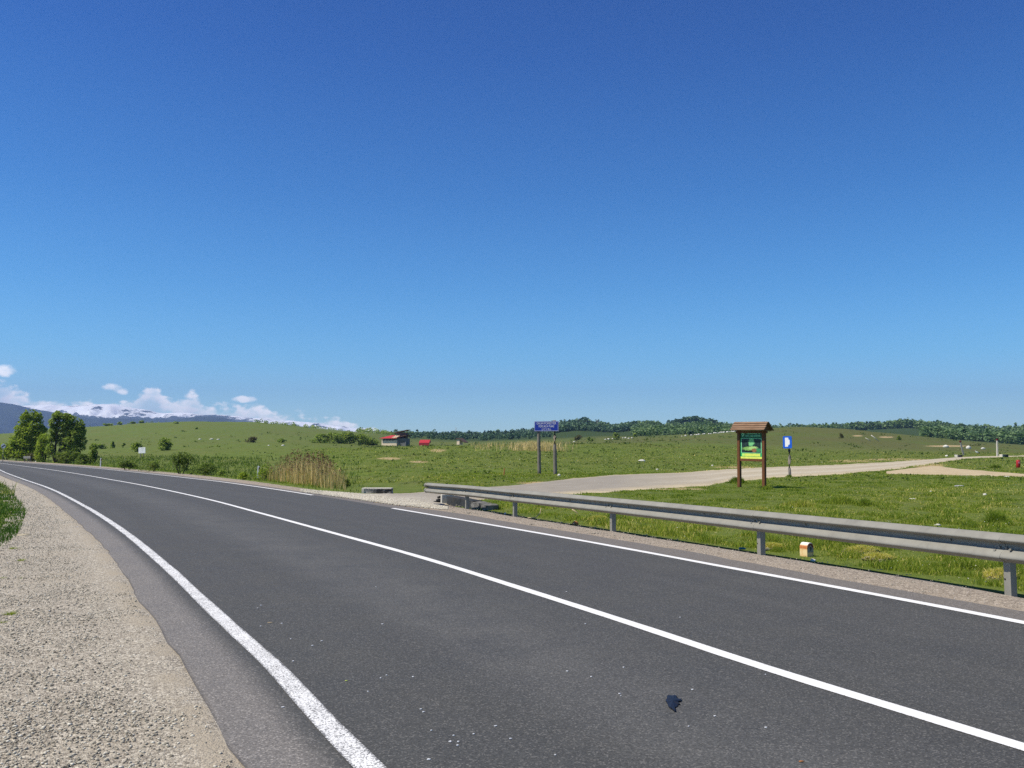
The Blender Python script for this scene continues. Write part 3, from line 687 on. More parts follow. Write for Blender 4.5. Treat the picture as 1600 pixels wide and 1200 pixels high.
# the pair of trees by the far bend
def verge_depth(px, off): return float(on_road(px, np.interp(px, [q[0] for q in GRAVEL_R[::-1]], [q[1] for q in GRAVEL_R[::-1]]))[1]) + off
TY = 132.0; s = TY / F
D1 = verge_depth(48, 12); D2 = verge_depth(98, 11)
p = col_at(48, D1)
bl = [(-.1, 0, 7.0, .9, .9, .75), (.9, .2, 6.6, .8, .8, .7), (-.9, .1, 6.1, 1.0, .9, .9), (.7, 0, 5.3, 1.3, 1.1, 1.0), (-1.3, .2, 4.6, 1.2, 1.0, 1.1), (0, -.2, 4.2, 1.4, 1.2, 1.1), (1.2, 0, 3.9, 1.2, 1.1, 1.0), (-1.9, 0, 3.0, 1.2, 1.0, 1.0), (-.3, 0, 2.6, 1.7, 1.3, 1.1), (1.4, 0, 2.4, 1.2, 1.1, 1.0), (-2.3, 0, 1.6, 1.1, 1.0, 1.0), (.4, 0, 1.2, 1.7, 1.2, .9), (-1.0, -.3, 1.0, 1.6, 1.2, .8), (1.9, .2, 3.1, 1.0, .8, 1.0), (2.2, .2, 1.7, 1.1, .8, .9), (1.6, .2, 4.5, .8, .7, .8), (-3.0, 0, 1.3, 1.0, .8, .8)]
tree('willow_tree', 'yellowish green bushy tree left of its darker neighbour by the road bend', p, 7.8, bl,
     [([(0, 0, -.2), (-.1, 0, 2), (-.2, 0, 4), (-.1, 0, 6.5)], [.20, .16, .10, .03]), ([(0, 0, .8), (.5, .1, 3), (.9, .1, 6)], [.13, .09, .03]), ([(0, 0, 1), (-.8, .1, 2.6), (-1.3, .1, 4.6)], [.12, .08, .03]), ([(-2.0, .2, -.2), (-2.2, .2, 3), (-2.3, .2, 5.8)], [.08, .06, .02])], 15000, M_LEAF_A, .15, 3).scale = (D1 / 132,) * 3
p = col_at(98, D2)
bl = [(-.6, 0, 7.0, 1.0, .9, .6), (.5, 0, 6.9, 1.0, .9, .55), (1.5, .1, 6.3, 1.1, .9, .7), (-1.2, 0, 6.0, .9, .8, .9), (2.5, 0, 5.5, .9, .8, .7), (.4, .2, 5.7, 1.1, .9, .7), (-1.3, 0, 4.9, .7, .7, .8), (2.2, 0, 4.2, 1.1, .9, 1.0), (1.5, 0, 3.2, 1.3, 1.0, 1.0), (2.3, 0, 2.2, 1.2, .9, .9), (.9, 0, 2.0, 1.2, .9, .8), (1.6, -.2, 1.2, 1.5, 1.0, .8), (3.1, 0, 3.2, .7, .6, .8), (.9, .3, 4.6, 1.0, .7, .8), (1.9, .1, 5.2, 1.0, .8, .8), (-.5, .4, 5.4, .9, .7, .9), (-1.5, .2, 3.6, .7, .7, .9), (-1.7, .1, 2.0, .8, .7, .9), (-.4, .5, 3.4, 1.0, .7, 1.0), (.6, .4, 2.8, 1.1, .8, .9), (-.9, .2, 7.4, .5, .5, .4), (2.6, 0, 6.1, .5, .5, .4), (2.9, 0, 4.6, .7, .7, .8)]
tree('spreading_tree', 'dark green tree with bare dark leaning stems on the right of the roadside pair', p, 7.6, bl,
     [([(-.9, 0, -.2), (-.4, 0, 1.4), (.2, 0, 3.4), (.9, 0, 5.2), (1.3, 0, 6.4)], [.26, .22, .17, .10, .03]), ([(-1.0, .1, -.2), (-1.0, .1, 2.2), (-.8, .1, 4.6), (-.6, .1, 6.6)], [.20, .15, .10, .03]), ([(-.9, -.1, .2), (-1.6, -.1, 2.2), (-1.4, -.1, 5.2)], [.16, .11, .03]), ([(.2, 0, 3.2), (1.5, .1, 4.4), (2.6, .1, 5.4)], [.11, .07, .02]), ([(-.7, 0, .6), (.4, -.2, 2.0), (1.2, -.2, 4.0)], [.14, .10, .03])], 17000, M_LEAF_D, .14, 11).scale = (D2 / 133,) * 3
# bushes: (picture x, base row or None, depth, width px, height px, material, label, leaves)
BUSHES = [
 (12, verge_depth(12, 7), 44, 26, M_LEAF_A, 'light green thicket below the round road sign', 2600), (-22, verge_depth(-22, 8), 40, 30, M_LEAF_A, 'green thicket at the left edge of the picture', 1500),
 (72, verge_depth(72, 5), 40, 46, M_LEAF_A, 'young leafy thicket between the tree pair', 3200), (108, verge_depth(108, 4.5), 44, 22, M_WEED, 'green brush below the dark spreading tree', 2200),
 (133, verge_depth(133, 4.5), 34, 16, M_WEED, 'low verge brush left of the far marker post', 1400), (149, verge_depth(149, 12), 20, 36, M_LEAF_D, 'dark pointed shrub right of the spreading tree', 1500),
 (56, verge_depth(56, 7), 30, 13, M_LEAF_R, 'low twiggy bush behind the short barrier', 900),
 (285, 75, 52, 34, M_WEED, 'open twiggy shrub on the verge right of the white board', 2300), (325, 71, 46, 20, M_WEED, 'low green shrub left of the near marker post', 1300), (240, 84, 40, 16, M_WEED, 'low pale shrub on the verge under the white board', 900),
 (200, 92, 36, 15, M_WEED, 'low grassy shrub between far marker post and white board', 900),
 (415, 58, 34, 24, M_LEAF_A, 'bright green shrub rising behind the dry reeds', 1500), (384, 60, 24, 12, M_LEAF_A, 'small green shrub left of the reeds', 500), (350, 68, 20, 9, M_LEAF_D, 'small dark shrub among the verge weeds', 350), (543, 46, 14, 11, M_WEED, 'small weedy shrub at the right end of the reeds', 350),
]
for i, (px, y, w, hh, mt, lab, nl) in enumerate(BUSHES):
    shrub('shrub', lab, 'shrub', col_at(px, y), px_size(w, y), px_size(hh, y), nl, mt, 40 + i, 'shrubs along the roadside', size=max(.045, .0009 * y))
FAR = [
 (159, 300, 20, 8, M_LEAF_D, 'dark shrub on the hillside just right of the tree pair', 400), (177, 300, 9, 11, M_LEAF_D, 'narrow dark shrub on the hillside', 200), (195, 310, 6, 7, M_LEAF_D, 'tiny shrub left of two small hillside shrubs', 100), (213, 310, 9, 6, M_LEAF_D, 'left one of two small hillside shrubs', 150), (222, 312, 7, 4, M_LEAF_D, 'right one of two small hillside shrubs', 100),
 (256, 215, 32, 20, M_LEAF_D, 'large dark grey green shrub right of the white board', 1500), (214, 220, 22, 15, M_LEAF_D, 'dark shrub behind the white board', 700), (2, 220, 10, 9, M_LEAF_D, 'dark shrub on the slope at the far left', 200),
 (188, 760, 10, 5, M_LEAF_D, 'shrub on the left hill crest', 120), (207, 770, 10, 4, M_LEAF_D, 'bush on the left hill crest', 120), (222, 775, 9, 4, M_LEAF_D, 'rightmost bush on the left hill crest', 120), (168, 760, 18, 4, M_LEAF_D, 'low dark scrub on the left hill crest', 200), (274, 690, 12, 3, M_LEAF_D, 'faint low scrub high on the green hill', 120), (308, 560, 5, 3, M_LEAF_D, 'lone speck of shrub on the green hill', 60),
 (395, 330, 24, 9, M_LEAF_R, 'grey brown scrub behind the green shrub', 450), (440, 330, 16, 6, M_LEAF_D, 'low dark scrub behind the reeds', 250),
 (1403, 330, 8, 7, M_LEAF_D, 'round dark bush alone on the right hillside', 250), (1313, 310, 8, 8, M_LEAF_R, 'dead looking bush on the right hillside', 150), (963, 440, 14, 11, M_LEAF_D, 'dark bush among white stones in mid distance', 350), (920, 440, 8, 7, M_LEAF_D, 'small dark bush left of the white stones', 150), (903, 450, 16, 10, M_LEAF_R, 'reddish brown bush beyond the blue road sign', 250), (925, 430, 7, 5, M_LEAF_D, 'low dark bush next to a small dark bush', 90), (992, 560, 8, 6, M_LEAF_D, 'dark shrub on the brown slope', 120),
 (1079, 470, 12, 8, M_LEAF_C, 'dark green bush at the end of the row of stones', 250),
]
for i, (px, y, w, hh, mt, lab, nl) in enumerate(FAR):
    shrub('bush', lab, 'bush', col_at(px, y), px_size(w, y), px_size(hh, y), nl, mt, 140 + i, 'bushes scattered over the hills', size=.0011 * y, stems=False)
for i, (px, y, w, hh) in enumerate(((503, 350, 36, 14), (523, 352, 40, 17), (545, 354, 42, 18), (565, 356, 36, 16), (582, 360, 26, 13))):
    shrub('hedge_tree', ['bushy hedge tree at the left end of the row beside the red roofed house', 'second hedge tree from the left in the row beside the house', 'tallest hedge tree in the middle of the row beside the house', 'hedge tree second from the house end of the row', 'small hedge tree next to the red roofed house'][i], 'tree', col_at(px, y), px_size(w, y), px_size(hh, y), 1300, M_LEAF_D, 240 + i, 'hedge row beside the house', size=.36)

# far woods: many small rounded crowns in one mesh each
def ico(sub):
    bm = bmesh.new(); bmesh.ops.create_icosphere(bm, subdivisions=sub, radius=1); V = np.array([v.co[:] for v in bm.verts]); Fc = np.array([[v.index for v in f.verts] for f in bm.faces]); bm.free(); return V, Fc
IV, IF = ico(2)
def wood(name, label, P, h, w, mat, seed, conifer=0.0, per=75):
    rg = np.random.default_rng(seed); n = len(P); Cs = []; vs = []; ss = []
    for i in range(n):
        m = per; d = rg.normal(0, 1, (m, 3)); d /= np.linalg.norm(d, axis=1)[:, None]; lobes = rg.normal(0, 1, (5, 3)); lobes /= np.linalg.norm(lobes, axis=1)[:, None]
        d = d * (.72 + .38 * np.clip((d @ lobes.T).max(1), 0, 1) ** 2)[:, None] * rg.uniform(.75, 1.05, (m, 1)); hh, ww = h[i] * rg.uniform(.85, 1.15), w[i]
        if rg.random() < conifer: d = d * np.array([.55, .55, 1.2]) * np.where(d[:, 2:3] > 0, np.array([[.7, .7, 1.2]]), 1)
        Cs.append(d * np.array([ww, ww, hh * .52]) + P[i] + np.array([0, 0, hh * .46])); ss.append(np.full(m, .17 * hh)); vs.append(np.clip(rg.random() * .7 + .15 + rg.normal(0, .2, m), 0, 1))
    tag(link(name, leaf_mesh(name, np.concatenate(Cs), np.concatenate(ss), np.concatenate(vs)), mat), label, 'woodland', None, 'stuff')
def scatter(boxes, seed):
    """boxes: picture x range, depth range, count, tree height range"""
    rg = np.random.default_rng(seed); P = []; hs = []
    for (x0, x1, d0, d1, n, h0, h1) in boxes:
        px = rg.uniform(x0, x1, n); d = rg.uniform(d0, d1, n); x = (px - 800) / F * d; z = zf(x, d)
        P.append(np.stack([x, d, z], 1)); hs.append(rg.uniform(h0, h1, n))
    return np.concatenate(P), np.concatenate(hs)
rg = np.random.default_rng(4)
P, h = scatter([(590, 880, 1120, 1380, 420, 5, 9), (620, 860, 700, 1100, 300, 2.5, 5), (860, 935, 1230, 1400, 200, 8, 13), (868, 1000, 900, 1230, 330, 5, 8)], 1)
wood('distant_wood', 'hazy green woodland behind the house and blue road sign', P, h, h * rg.uniform(.42, .62, len(h)), M_LEAF_C, 21, .07)
P, h = scatter([(935, 1180, 1150, 1400, 420, 6, 10), (965, 1030, 1230, 1380, 180, 8, 11), (990, 1160, 640, 1150, 520, 3.5, 7)], 2)
wood('distant_wood', 'lighter green woodland on the low hill in the centre', P, h, h * rg.uniform(.5, .7, len(h)), M_LEAF_W, 22, .05)
P, h = scatter([(1048, 1118, 1200, 1330, 330, 9, 14)], 3)
wood('distant_wood', 'dark dome shaped grove on a hilltop left of the info board', P, h, h * rg.uniform(.42, .55, len(h)), M_LEAF_C, 23, .0)
P, h = scatter([(1300, 1760, 1180, 1400, 800, 8, 13), (1120, 1300, 1150, 1320, 160, 6, 12), (1440, 1760, 620, 1180, 900, 5, 9)], 4)
wood('distant_wood', 'wooded hills rising behind the right hand meadow', P, h, h * rg.uniform(.45, .65, len(h)), M_LEAF_W, 24, .03)
P, h = scatter([(-200, 260, 790, 860, 60, .8, 2.2), (400, 640, 790, 870, 130, 1.0, 3.2), (560, 640, 780, 900, 60, 2.5, 5)], 5)
wood('hilltop_scrub', 'thin scrub along the left hill crest', P, h, h * .7, M_LEAF_D, 25, per=40)

# ------------------------------------------------------------------ grass
def blades(name, P, h, w, v, lean, mat, label, kind='stuff', parent=None, cat='grass'):
    n = len(P); a = RNG.uniform(0, 2 * np.pi, n); t = np.stack([np.cos(a), np.sin(a), 0 * a], 1); l = RNG.uniform(0, 2 * np.pi, n)
    L = np.stack([np.cos(l), np.sin(l), 0 * l], 1) * (lean * RNG.uniform(.3, 1.3, n) * h)[:, None]; up = np.array([0, 0, 1.0]) * h[:, None]
    b = P - np.array([0, 0, .02]); V = np.stack([b - t * w[:, None] / 2, b + t * w[:, None] / 2, b + up * .55 + L * .35 + t * w[:, None] * .35, b + up * .55 + L * .35 - t * w[:, None] * .35, b + up * .93 + L], 1)
    i = np.arange(n)[:, None] * 5
    me = np_mesh(name, V.reshape(-1, 3), [i + np.array([[0, 1, 2, 3]]), i + np.array([[3, 2, 4]])], {'v': np.repeat(v, 5)})
    o = link(name, me, mat, parent)
    if parent is None: tag(o, label, cat, None, kind)
    return o
def meadow(name, label, n, px0, px1, r0, r1, hmin, hmax, mat, seed, wk=.00075, vb=0.0, bias=1.0, reject=True, tuft=1.0, cond=None, rmask=0):
    rg = np.random.default_rng(seed); px = rg.uniform(px0, px1, n); d = np.exp(math.log(r0) + (math.log(r1) - math.log(r0)) * rg.uniform(0, 1, n) ** bias)
    x = (px - 800) / F * d; y = d
    cl = fbm(x / .55, y / .55, seed, 3); patch = fbm(x / 6, y / 6, seed + 9, 3)
    keep = rg.uniform(0, 1, n) < .6 + .4 * sstep(cl, .2, .55)
    if reject:
        keep &= ~inside(x, y, ROAD_POLY) & ~inside(x, y, GRAV_POLY)
        z0 = zf(x, y, False); qx, qy = project(x, y, z0)
        keep &= ~band_inside(qx, qy, TRK_U, TRK_L, -.5) & ~band_inside(qx, qy, PTH_U, PTH_L, -.3)
        keep &= ~inside(x, y, GRAVL_POLY)
        sd_ = (x - RA[0]) * RN[0] + (y - RA[1]) * RN[1]; al_ = (x - RA[0]) * RT[0] + (y - RA[1]) * RT[1]; keep &= ~((al_ > 1.5) & (sd_ > -2.5) & (sd_ < .68 + .12 * rg.uniform(-1, 1, n)))
    if cond is not None: keep &= cond(x, y, px)
    x, y, cl, patch, d = x[keep], y[keep], cl[keep], patch[keep], d[keep]; z = zf(x, y)
    hh = (hmin + (hmax - hmin) * sstep(cl, .38, .85) * tuft * (.35 + patch) * (1 + 1.1 * sstep(-d, -30, -19) * (rmask if rmask else 0) + .5 * sstep(cl, .66, .85))) * rg.uniform(.6, 1.25, len(x))
    v = np.clip(.18 + .62 * patch + rg.normal(0, .22, len(x)) + vb - .15 * sstep(cl, .55, .8) + .12, 0, 1)
    w = np.maximum(.006, wk * d) * rg.uniform(.7, 1.4, len(x))
    return blades(name, np.stack([x, y, z], 1), hh, w, v, .55, mat, label)
meadow('meadow_grass', 'short grazed grass of the meadow behind the guardrail', 560000, 660, 1680, 9.3, 60, .035, .115, M_BLADE, 11, rmask=1)
meadow('meadow_grass', 'grass of the rising meadow around the signs', 150000, 480, 1680, 50, 190, .04, .13, M_BLADE, 12, wk=.0008, vb=.06)
meadow('verge_grass', 'tall weedy grass on the far verge of the road', 60000, -60, 600, 36, 175, .08, .55, M_WEED, 13, wk=.0008, cond=lambda x, y, px: (dist_poly(x, y, GR, 8) < 16) & (np.random.default_rng(2).uniform(0, 1, len(x)) < sstep(-px, -585, -470) * (1 - .8 * sstep(px, 395, 425) * sstep(-px, -550, -525))))
meadow('verge_grass', 'dense bright grass patch at the left edge of the gravel', 60000, -190, 60, 7, 62, .07, .22, M_BLADE_L, 14, bias=1.0, cond=lambda x, y, px: ~inside(x, y, np.vstack([SHOULDER_EDGE, CL[::-4]])))
def weeds():
    rg = np.random.default_rng(55); n = 8000; px = rg.uniform(-150, 1700, n); d = np.exp(rg.uniform(math.log(45), math.log(560), n)); x = (px - 800) / F * d; z = zf(x, d); qx, qy = project(x, d, z)
    k = (fbm(x / 14, d / 14, 51, 3) + .25 * rg.normal(0, 1, n) > .52) & ~band_inside(qx, qy, TRK_U, TRK_L, 1.5) & ~band_inside(qx, qy, PTH_U, PTH_L, 1.5) & (dist_poly(x, d, ML, 12) > 12); x, d, z, px_k = x[k], d[k], z[k], px[k]; n = len(x)
    k2 = rg.uniform(0, 1, n) < np.where((px_k < 560) & (d > 150), .18, np.where((px_k > 1050) & (d > 190), .35, 1)); x, d, z = x[k2], d[k2], z[k2]; n = len(x)
    s = np.maximum(.05, .0007 * d) * rg.uniform(.7, 1.8, n); C = np.repeat(np.c_[x, d, z], 7, 0) + rg.normal(0, 1, (7 * n, 3)) * np.repeat(s, 7)[:, None] * np.array([2.2, 2.2, .55]) + np.c_[np.zeros((7 * n, 2)), np.repeat(s * .8, 7)]
    tag(link('field_weeds', leaf_mesh('field_weeds', C, np.repeat(s, 7), np.clip(np.repeat(rg.uniform(0, .8, n), 7) + rg.normal(0, .1, 7 * n), 0, 1)), M_FIELD), 'low weeds and tufts dotted over the fields and hills', 'weeds', None, 'stuff')
M_FIELD = m_leaf([(0, (0.058, 0.095, 0.018)), (.45, (0.083, 0.127, 0.024)), (.7, (0.145, 0.166, 0.044)), (1, (0.262, 0.252, 0.083))], .25)
weeds()
def flowers():
    rg = np.random.default_rng(77); n = 6000; px = rg.uniform(520, 1680, n); d = np.exp(rg.uniform(math.log(10), math.log(110), n)); x = (px - 800) / F * d
    k = (fbm(x / 4, d / 4, 71, 3) > .5) & ~inside(x, d, ROAD_POLY) & ~inside(x, d, GRAV_POLY); z = zf(x, d, False); qx, qy = project(x, d, z); k &= ~band_inside(qx, qy, TRK_U, TRK_L, 1) & ~band_inside(qx, qy, PTH_U, PTH_L, 1)
    x, d = x[k], d[k]; P = np.c_[x, d, zf(x, d) + rg.uniform(.06, .15, len(x))]; me = leaf_mesh('wildflowers', P, np.maximum(.010, .00042 * d) * rg.uniform(.7, 1.4, len(x)), rg.uniform(0, 1, len(x)), 1.5)
    tag(link('wildflowers', me, m_leaf([(0, (.42, .38, .18)), (.5, (.60, .58, .42)), (.8, (.70, .70, .66)), (1, (.62, .50, .05))], .3)), 'pale seed heads and small flowers sprinkled through the meadow', 'wildflowers', None, 'stuff')
flowers()
# ragged grass along the gravel rim behind the barrier
def rim():
    rg = np.random.default_rng(31); k = rg.integers(20, 470, 9000); p = GR[k] + rg.normal(0, .08, (9000, 2)) + RN * np.where(k < 60 * 0 + 470, rg.uniform(.62, .95, 9000), 0)[:, None]
    ok = (p[:, 1] > 8) & ~((p[:, 1] > 25.5) & (p[:, 1] < 46)); p = p[ok]; d = p[:, 1]
    blades('rim_grass', np.c_[p, zf(p[:, 0], p[:, 1])], rg.uniform(.06, .17, len(p)), np.maximum(.006, .0007 * d), rg.uniform(.1, .75, len(p)), .6, M_BLADE, 'ragged grass along the outer rim of the roadside gravel')
rim()
def tuft(name, label, px, py, wpx, hpx, n, mat, group, vr=(.0, .5), cat='grass tuft', lean=.5):
    a = at(px, py); y = a[1]; R_ = px_size(wpx, y) / 2; h = px_size(hpx, y); rg = np.random.default_rng(int(px * 7 + py))
    q = rg.normal(0, .42, (n, 2)) * R_; P = np.c_[q, zf(a[0] + q[:, 0], a[1] + q[:, 1]) - a[2]]
    hh = h * np.exp(-(np.linalg.norm(q, axis=1) / R_) ** 2 * 1.2) * rg.uniform(.55, 1.1, n)
    o = blades(name, P, hh, np.full(n, max(.007, .0007 * y)), rg.uniform(*vr, n), lean, mat, None, parent=None, kind=None)
    for k in ('kind',):
        if k in o: del o[k]
    o.location = a; tag(o, label, cat, group)
for q in [('dark grass tuft at the left foot of the info board', 1152, 755, 34, 13, 900, (0, .35)), ('grass tuft at the right foot of the info board', 1198, 765, 26, 9, 400, (.2, .7)), ('large tall tussock behind the middle of the guardrail', 1312, 786, 70, 15, 1500, (.2, .85)), ('dark tussock right of the tallest one', 1352, 790, 34, 15, 700, (.15, .7)),
          ('dark spiky tussock at the right edge above the guardrail', 1557, 818, 44, 24, 1100, (.1, .6)), ('dark leafy clump on the meadow left of the red post', 1556, 731, 22, 7, 400, (0, .15)), ('dry grass tussock right of the info board', 1250, 790, 70, 14, 1200, (.55, 1.0)), ('yellow dry tuft just above the rail below the info board', 1185, 797, 44, 9, 700, (.75, 1.0)), ('tuft at the base of the small blue sign', 1233, 745, 12, 5, 200, (0, .5)), ('grass tuft under the middle of the rail', 1215, 862, 30, 12, 500, (.2, .8)), ('dark green grass tuft beside the stone headwall', 770, 796, 34, 14, 800, (.1, .5))]:
    tuft('grass_tussock', q[0], q[1], q[2], q[3], q[4], q[5], M_BLADE, 'tussocks in the meadow', q[6])
for q in [('tiny weed nearest the left picture edge on the gravel', 3, 905, 20, 7, 120), ('small weed tuft on gravel below the grass patch', 21, 858, 26, 6, 160), ('middle weed tuft of the row on gravel', 33, 876, 18, 6, 120), ('lowest green weed of the row on gravel', 32, 905, 18, 6, 120), ('dry weed tuft on the gravel', 17, 962, 28, 12, 200), ('small dry weed at the left border of the gravel', 3, 975, 12, 10, 100)]:
    tuft('gravel_weed', q[0], q[1], q[2], q[3], q[4], q[5], M_BLADE, 'weeds growing in the gravel', (.2, .95), 'weed', .9)

# reeds by the culvert
def reeds():
    rg = np.random.default_rng(8); n = 5200; px = rg.uniform(405, 542, n); d = rg.uniform(41, 60, n); x = (px - 800) / F * d
    edge = sstep(px, 400, 455) * sstep(-px, -545, -495); dd = dist_poly(x, d, GR, 4)
    ok = (dd > .7) & (dd < 9) & (rg.uniform(0, 1, n) < .25 + edge) & ~inside(x, d, GRAV_POLY) & ~inside(x, d, ROAD_POLY); x, d, edge = x[ok], d[ok], edge[ok]
    h = (.75 + .85 * edge) * rg.uniform(.45, 1.1, len(x)) * (.75 + .5 * fbm(x / 1.2, d / 1.2, 4, 3)); z = zf(x, d)
    o = blades('reed_bed', np.stack([x, d, z], 1), h, rg.uniform(.016, .036, len(x)), np.where(rg.uniform(0, 1, len(x)) < .12, 1.0, rg.uniform(0, .82, len(x))), .20, M_REED, 'dry tan reeds growing beside the culvert', cat='reeds')
    k = rg.uniform(0, 1, len(x)) < .22 * edge; C = np.stack([x[k], d[k], z[k] + h[k] * 1.0], 1)
    C = np.repeat(C, 5, 0) + rg.normal(0, 1, (5 * k.sum(), 3)) * np.array([.03, .03, .09])
    link('plume', leaf_mesh('plume', C, np.full(len(C), .05), rg.uniform(0, 1, len(C))), M_PLUME, o)
reeds()
def dry_stalks():
    rg = np.random.default_rng(18); n = 5000; px = np.where(rg.uniform(0, 1, n) < .85, rg.normal(840, 19, n), rg.uniform(735, 880, n)) ; d = rg.uniform(120, 168, n); x = (px - 800) / F * d; z = zf(x, d); k = rg.uniform(0, 1, n) < sstep(fbm(px / 9, d / 6, 2, 3), .3, .6)
    blades('dry_stalks', np.stack([x, d, z], 1)[k], rg.uniform(.25, 1.15, n)[k], np.full(k.sum(), .07), rg.uniform(.3, .82, n)[k], .25, M_REED, 'patch of dry straw coloured stalks on the rise behind the blue road sign', cat='dry grass')
dry_stalks()

# ------------------------------------------------------------------ pebbles on the near gravel
def pebbles():
    rg = np.random.default_rng(5); n = 150000; px = rg.uniform(-250, 420, n); d = np.exp(rg.uniform(math.log(3.4), math.log(48), n)); x = (px - 800) / F * d
    k = (rg.uniform(0, 1, n) < .25 + .75 * sstep(-d, -46, -14)) & inside(x, d, np.vstack([SHOULDER_EDGE, CL[::-4]])) & (rg.uniform(0, 1, n) < sstep(fbm(x * 2.4, d * 2.4, 4, 3), .25, .6) * .5 + .22) & (dist_poly(x, d, CL, 4) > .02 + .22 * rg.uniform(0, 1, n) ** 1.5)
    x, d = x[k], d[k]; n = len(x); IV0, IF0 = ico(1); r = .0036 + .0105 * rg.uniform(0, 1, n) ** 4; r = np.maximum(r, .0006 * d)
    V = IV0[None] * r[:, None, None] * rg.uniform(.55, 1.25, (n, 1, 3)) * np.array([1, 1, .62]) * (1 + .3 * (rg.random((n, len(IV0), 1)) - .5)) + np.stack([x, d, zroad(d) + r * .18 + .008 + .03 * (fbm(x * .9, d * .9, 5, 3) - .5)], 1)[:, None]
    Fc = (IF0[None] + (np.arange(n) * len(IV0))[:, None, None]).reshape(-1, 3)
    def f(N):
        c = N.ramp(N.attr('v'), [(0, (.16, .143, .112)), (.3, (.34, .308, .24)), (.75, (.48, .44, .35)), (1, (.70, .66, .55))]); return {'Base Color': c}
    o = link('pebbles', np_mesh('pebbles', V.reshape(-1, 3), Fc, {'v': np.repeat(rg.uniform(0, 1, n), len(IV0))}), material('pebble', f, rough=.9, spec=.15)); tag(o, 'loose pebbles of the gravel shoulder', 'gravel', None, 'stuff')
    # apron of white chippings at the junction and chippings under the barrier
    n = 9000; P = []; 
    pxs = rg.uniform(470, 700, n); lo = np.interp(pxs, [470, 560, 619, 690, 700], [769, 781.5, 790, 796.5, 797]); up = lo - rg.uniform(0, 1, n) * np.interp(pxs, [470, 560, 640, 700], [4, 10, 12, 4])
    pts_ = np.array([on_road(a, b) for a, b in zip(pxs, up)]); q = rg.integers(20, 500, 9000); w = rg.uniform(.0, 1, (9000, 1)); cr = CR[np.clip((q * len(CR) / len(GR)).astype(int), 0, len(CR) - 1)]
    j = np.array([np.argmin(((CR - g) ** 2).sum(1)) for g in GR[:520]]); ch = GR[q] * w + CR[j[q]] * (1 - w); ch = ch[ch[:, 1] < 36]; ch = ch[ch[:, 1] > 6]
    P = np.vstack([pts_, np.c_[ch, np.full(len(ch), .0)]]); white = np.r_[np.ones(len(pts_)), np.zeros(len(ch))]
    r = np.where(white > 0, rg.uniform(.012, .034, len(P)), np.maximum(.006, .0006 * P[:, 1]) * rg.uniform(.7, 1.5, len(P)))
    V = IV0[None] * r[:, None, None] * rg.uniform(.6, 1.25, (len(P), 1, 3)) * np.array([1, 1, .7]) + (P + np.array([0, 0, .022]))[:, None]
    Fc = (IF0[None] + (np.arange(len(P)) * len(IV0))[:, None, None]).reshape(-1, 3)
    v = np.clip(np.where(white > 0, rg.uniform(.35, 1, len(P)), rg.uniform(.1, .8, len(P))), 0, 1)
    o = link('chippings', np_mesh('chippings', V.reshape(-1, 3), Fc, {'v': np.repeat(v, len(IV0))}), material('chipping', f, rough=.9, spec=.15)); tag(o, 'loose chippings along the far edge of the road', 'gravel', None, 'stuff')
pebbles()

# ------------------------------------------------------------------ materials of things
def m_galv(N):
    p = N.pos(); n = N.noise(p, 2.2, 5, .7); f = N.noise(p, 45, 4, .7); st = N.noise(N.scale(p, (9, 9, .8)), 1.0, 4, .6)
    c = N.ramp(n, [(.3, (.215, .207, .176)), (.7, (.28, .268, .228))]); c = N.mix(N.mapr(st, .55, .75, 0, .35), c, (.15, .135, .115)); c = N.mix(N.mapr(f, .6, .8, 0, .4), c, (.20, .19, .17))
    return {'Base Color': c, 'Roughness': N.mapr(n, .3, .7, .5, .68), 'Normal': N.bump(f, .12, .01)}
M_GALV = material('weathered_zinc', m_galv, rough=.6, metal=.0, spec=.25)
def m_conc(a, b, dark=0.0):
    def f(N):
        p = N.obj(); n = N.noise(p, 4.5, 6, .7); k = N.noise(p, 1.6, 4, .7); c = N.ramp(n, [(.3, a), (.7, b)])
        if dark: c = N.mix(N.mapr(k, .6 - dark * .3, .72 - dark * .3), c, (.045, .042, .038))
        return {'Base Color': c, 'Normal': N.bump(n, .8, .05)}
    return f
M_CONC = material('pale_concrete', m_conc((.46, .43, .36), (.66, .62, .53)), rough=.95)
M_CONC_D = material('dark_mottled_concrete', m_conc((.16, .15, .135), (.36, .335, .29), .6), rough=.95)
M_STONE_DK = material('dark_masonry', m_conc((.014, .017, .020), (.050, .054, .058), .2), rough=.9)
M_STONE_G = material('grey_stone', m_conc((.20, .19, .17), (.36, .34, .31)), rough=.9)
M_TANROCK = material('tan_stone', m_conc((.30, .26, .18), (.46, .40, .28)), rough=.95); M_ROCK = material('white_stone', m_conc((.52, .49, .42), (.78, .75, .68)), rough=.9)
def m_wood(a, b):
    def f(N):
        p = N.obj(); n = N.noise(N.scale(p, (22, 22, 1.6)), 1.0, 5, .65); k = N.noise(p, 3, 3, .6)
        return {'Base Color': N.mix(N.mapr(k, .45, .75, 0, .5), N.ramp(n, [(.3, a), (.7, b)]), tuple(x * .6 for x in a)), 'Normal': N.bump(n, .4, .01)}
    return f
M_WOODG = material('grey_weathered_wood', m_wood((.13, .115, .095), (.27, .24, .20)), rough=.95)
M_WOODB = material('brown_stained_wood', m_wood((.105, .036, .013), (.20, .080, .028)), rough=.7)
def m_shingle(N):
    p = N.obj(); n = N.noise(N.scale(p, (2, 14, 14)), 1.0, 4, .6); return {'Base Color': N.ramp(n, [(.3, (.17, .095, .052)), (.7, (.29, .185, .115))])}
M_ROOFW = material('roof_boards', m_shingle, rough=.75)
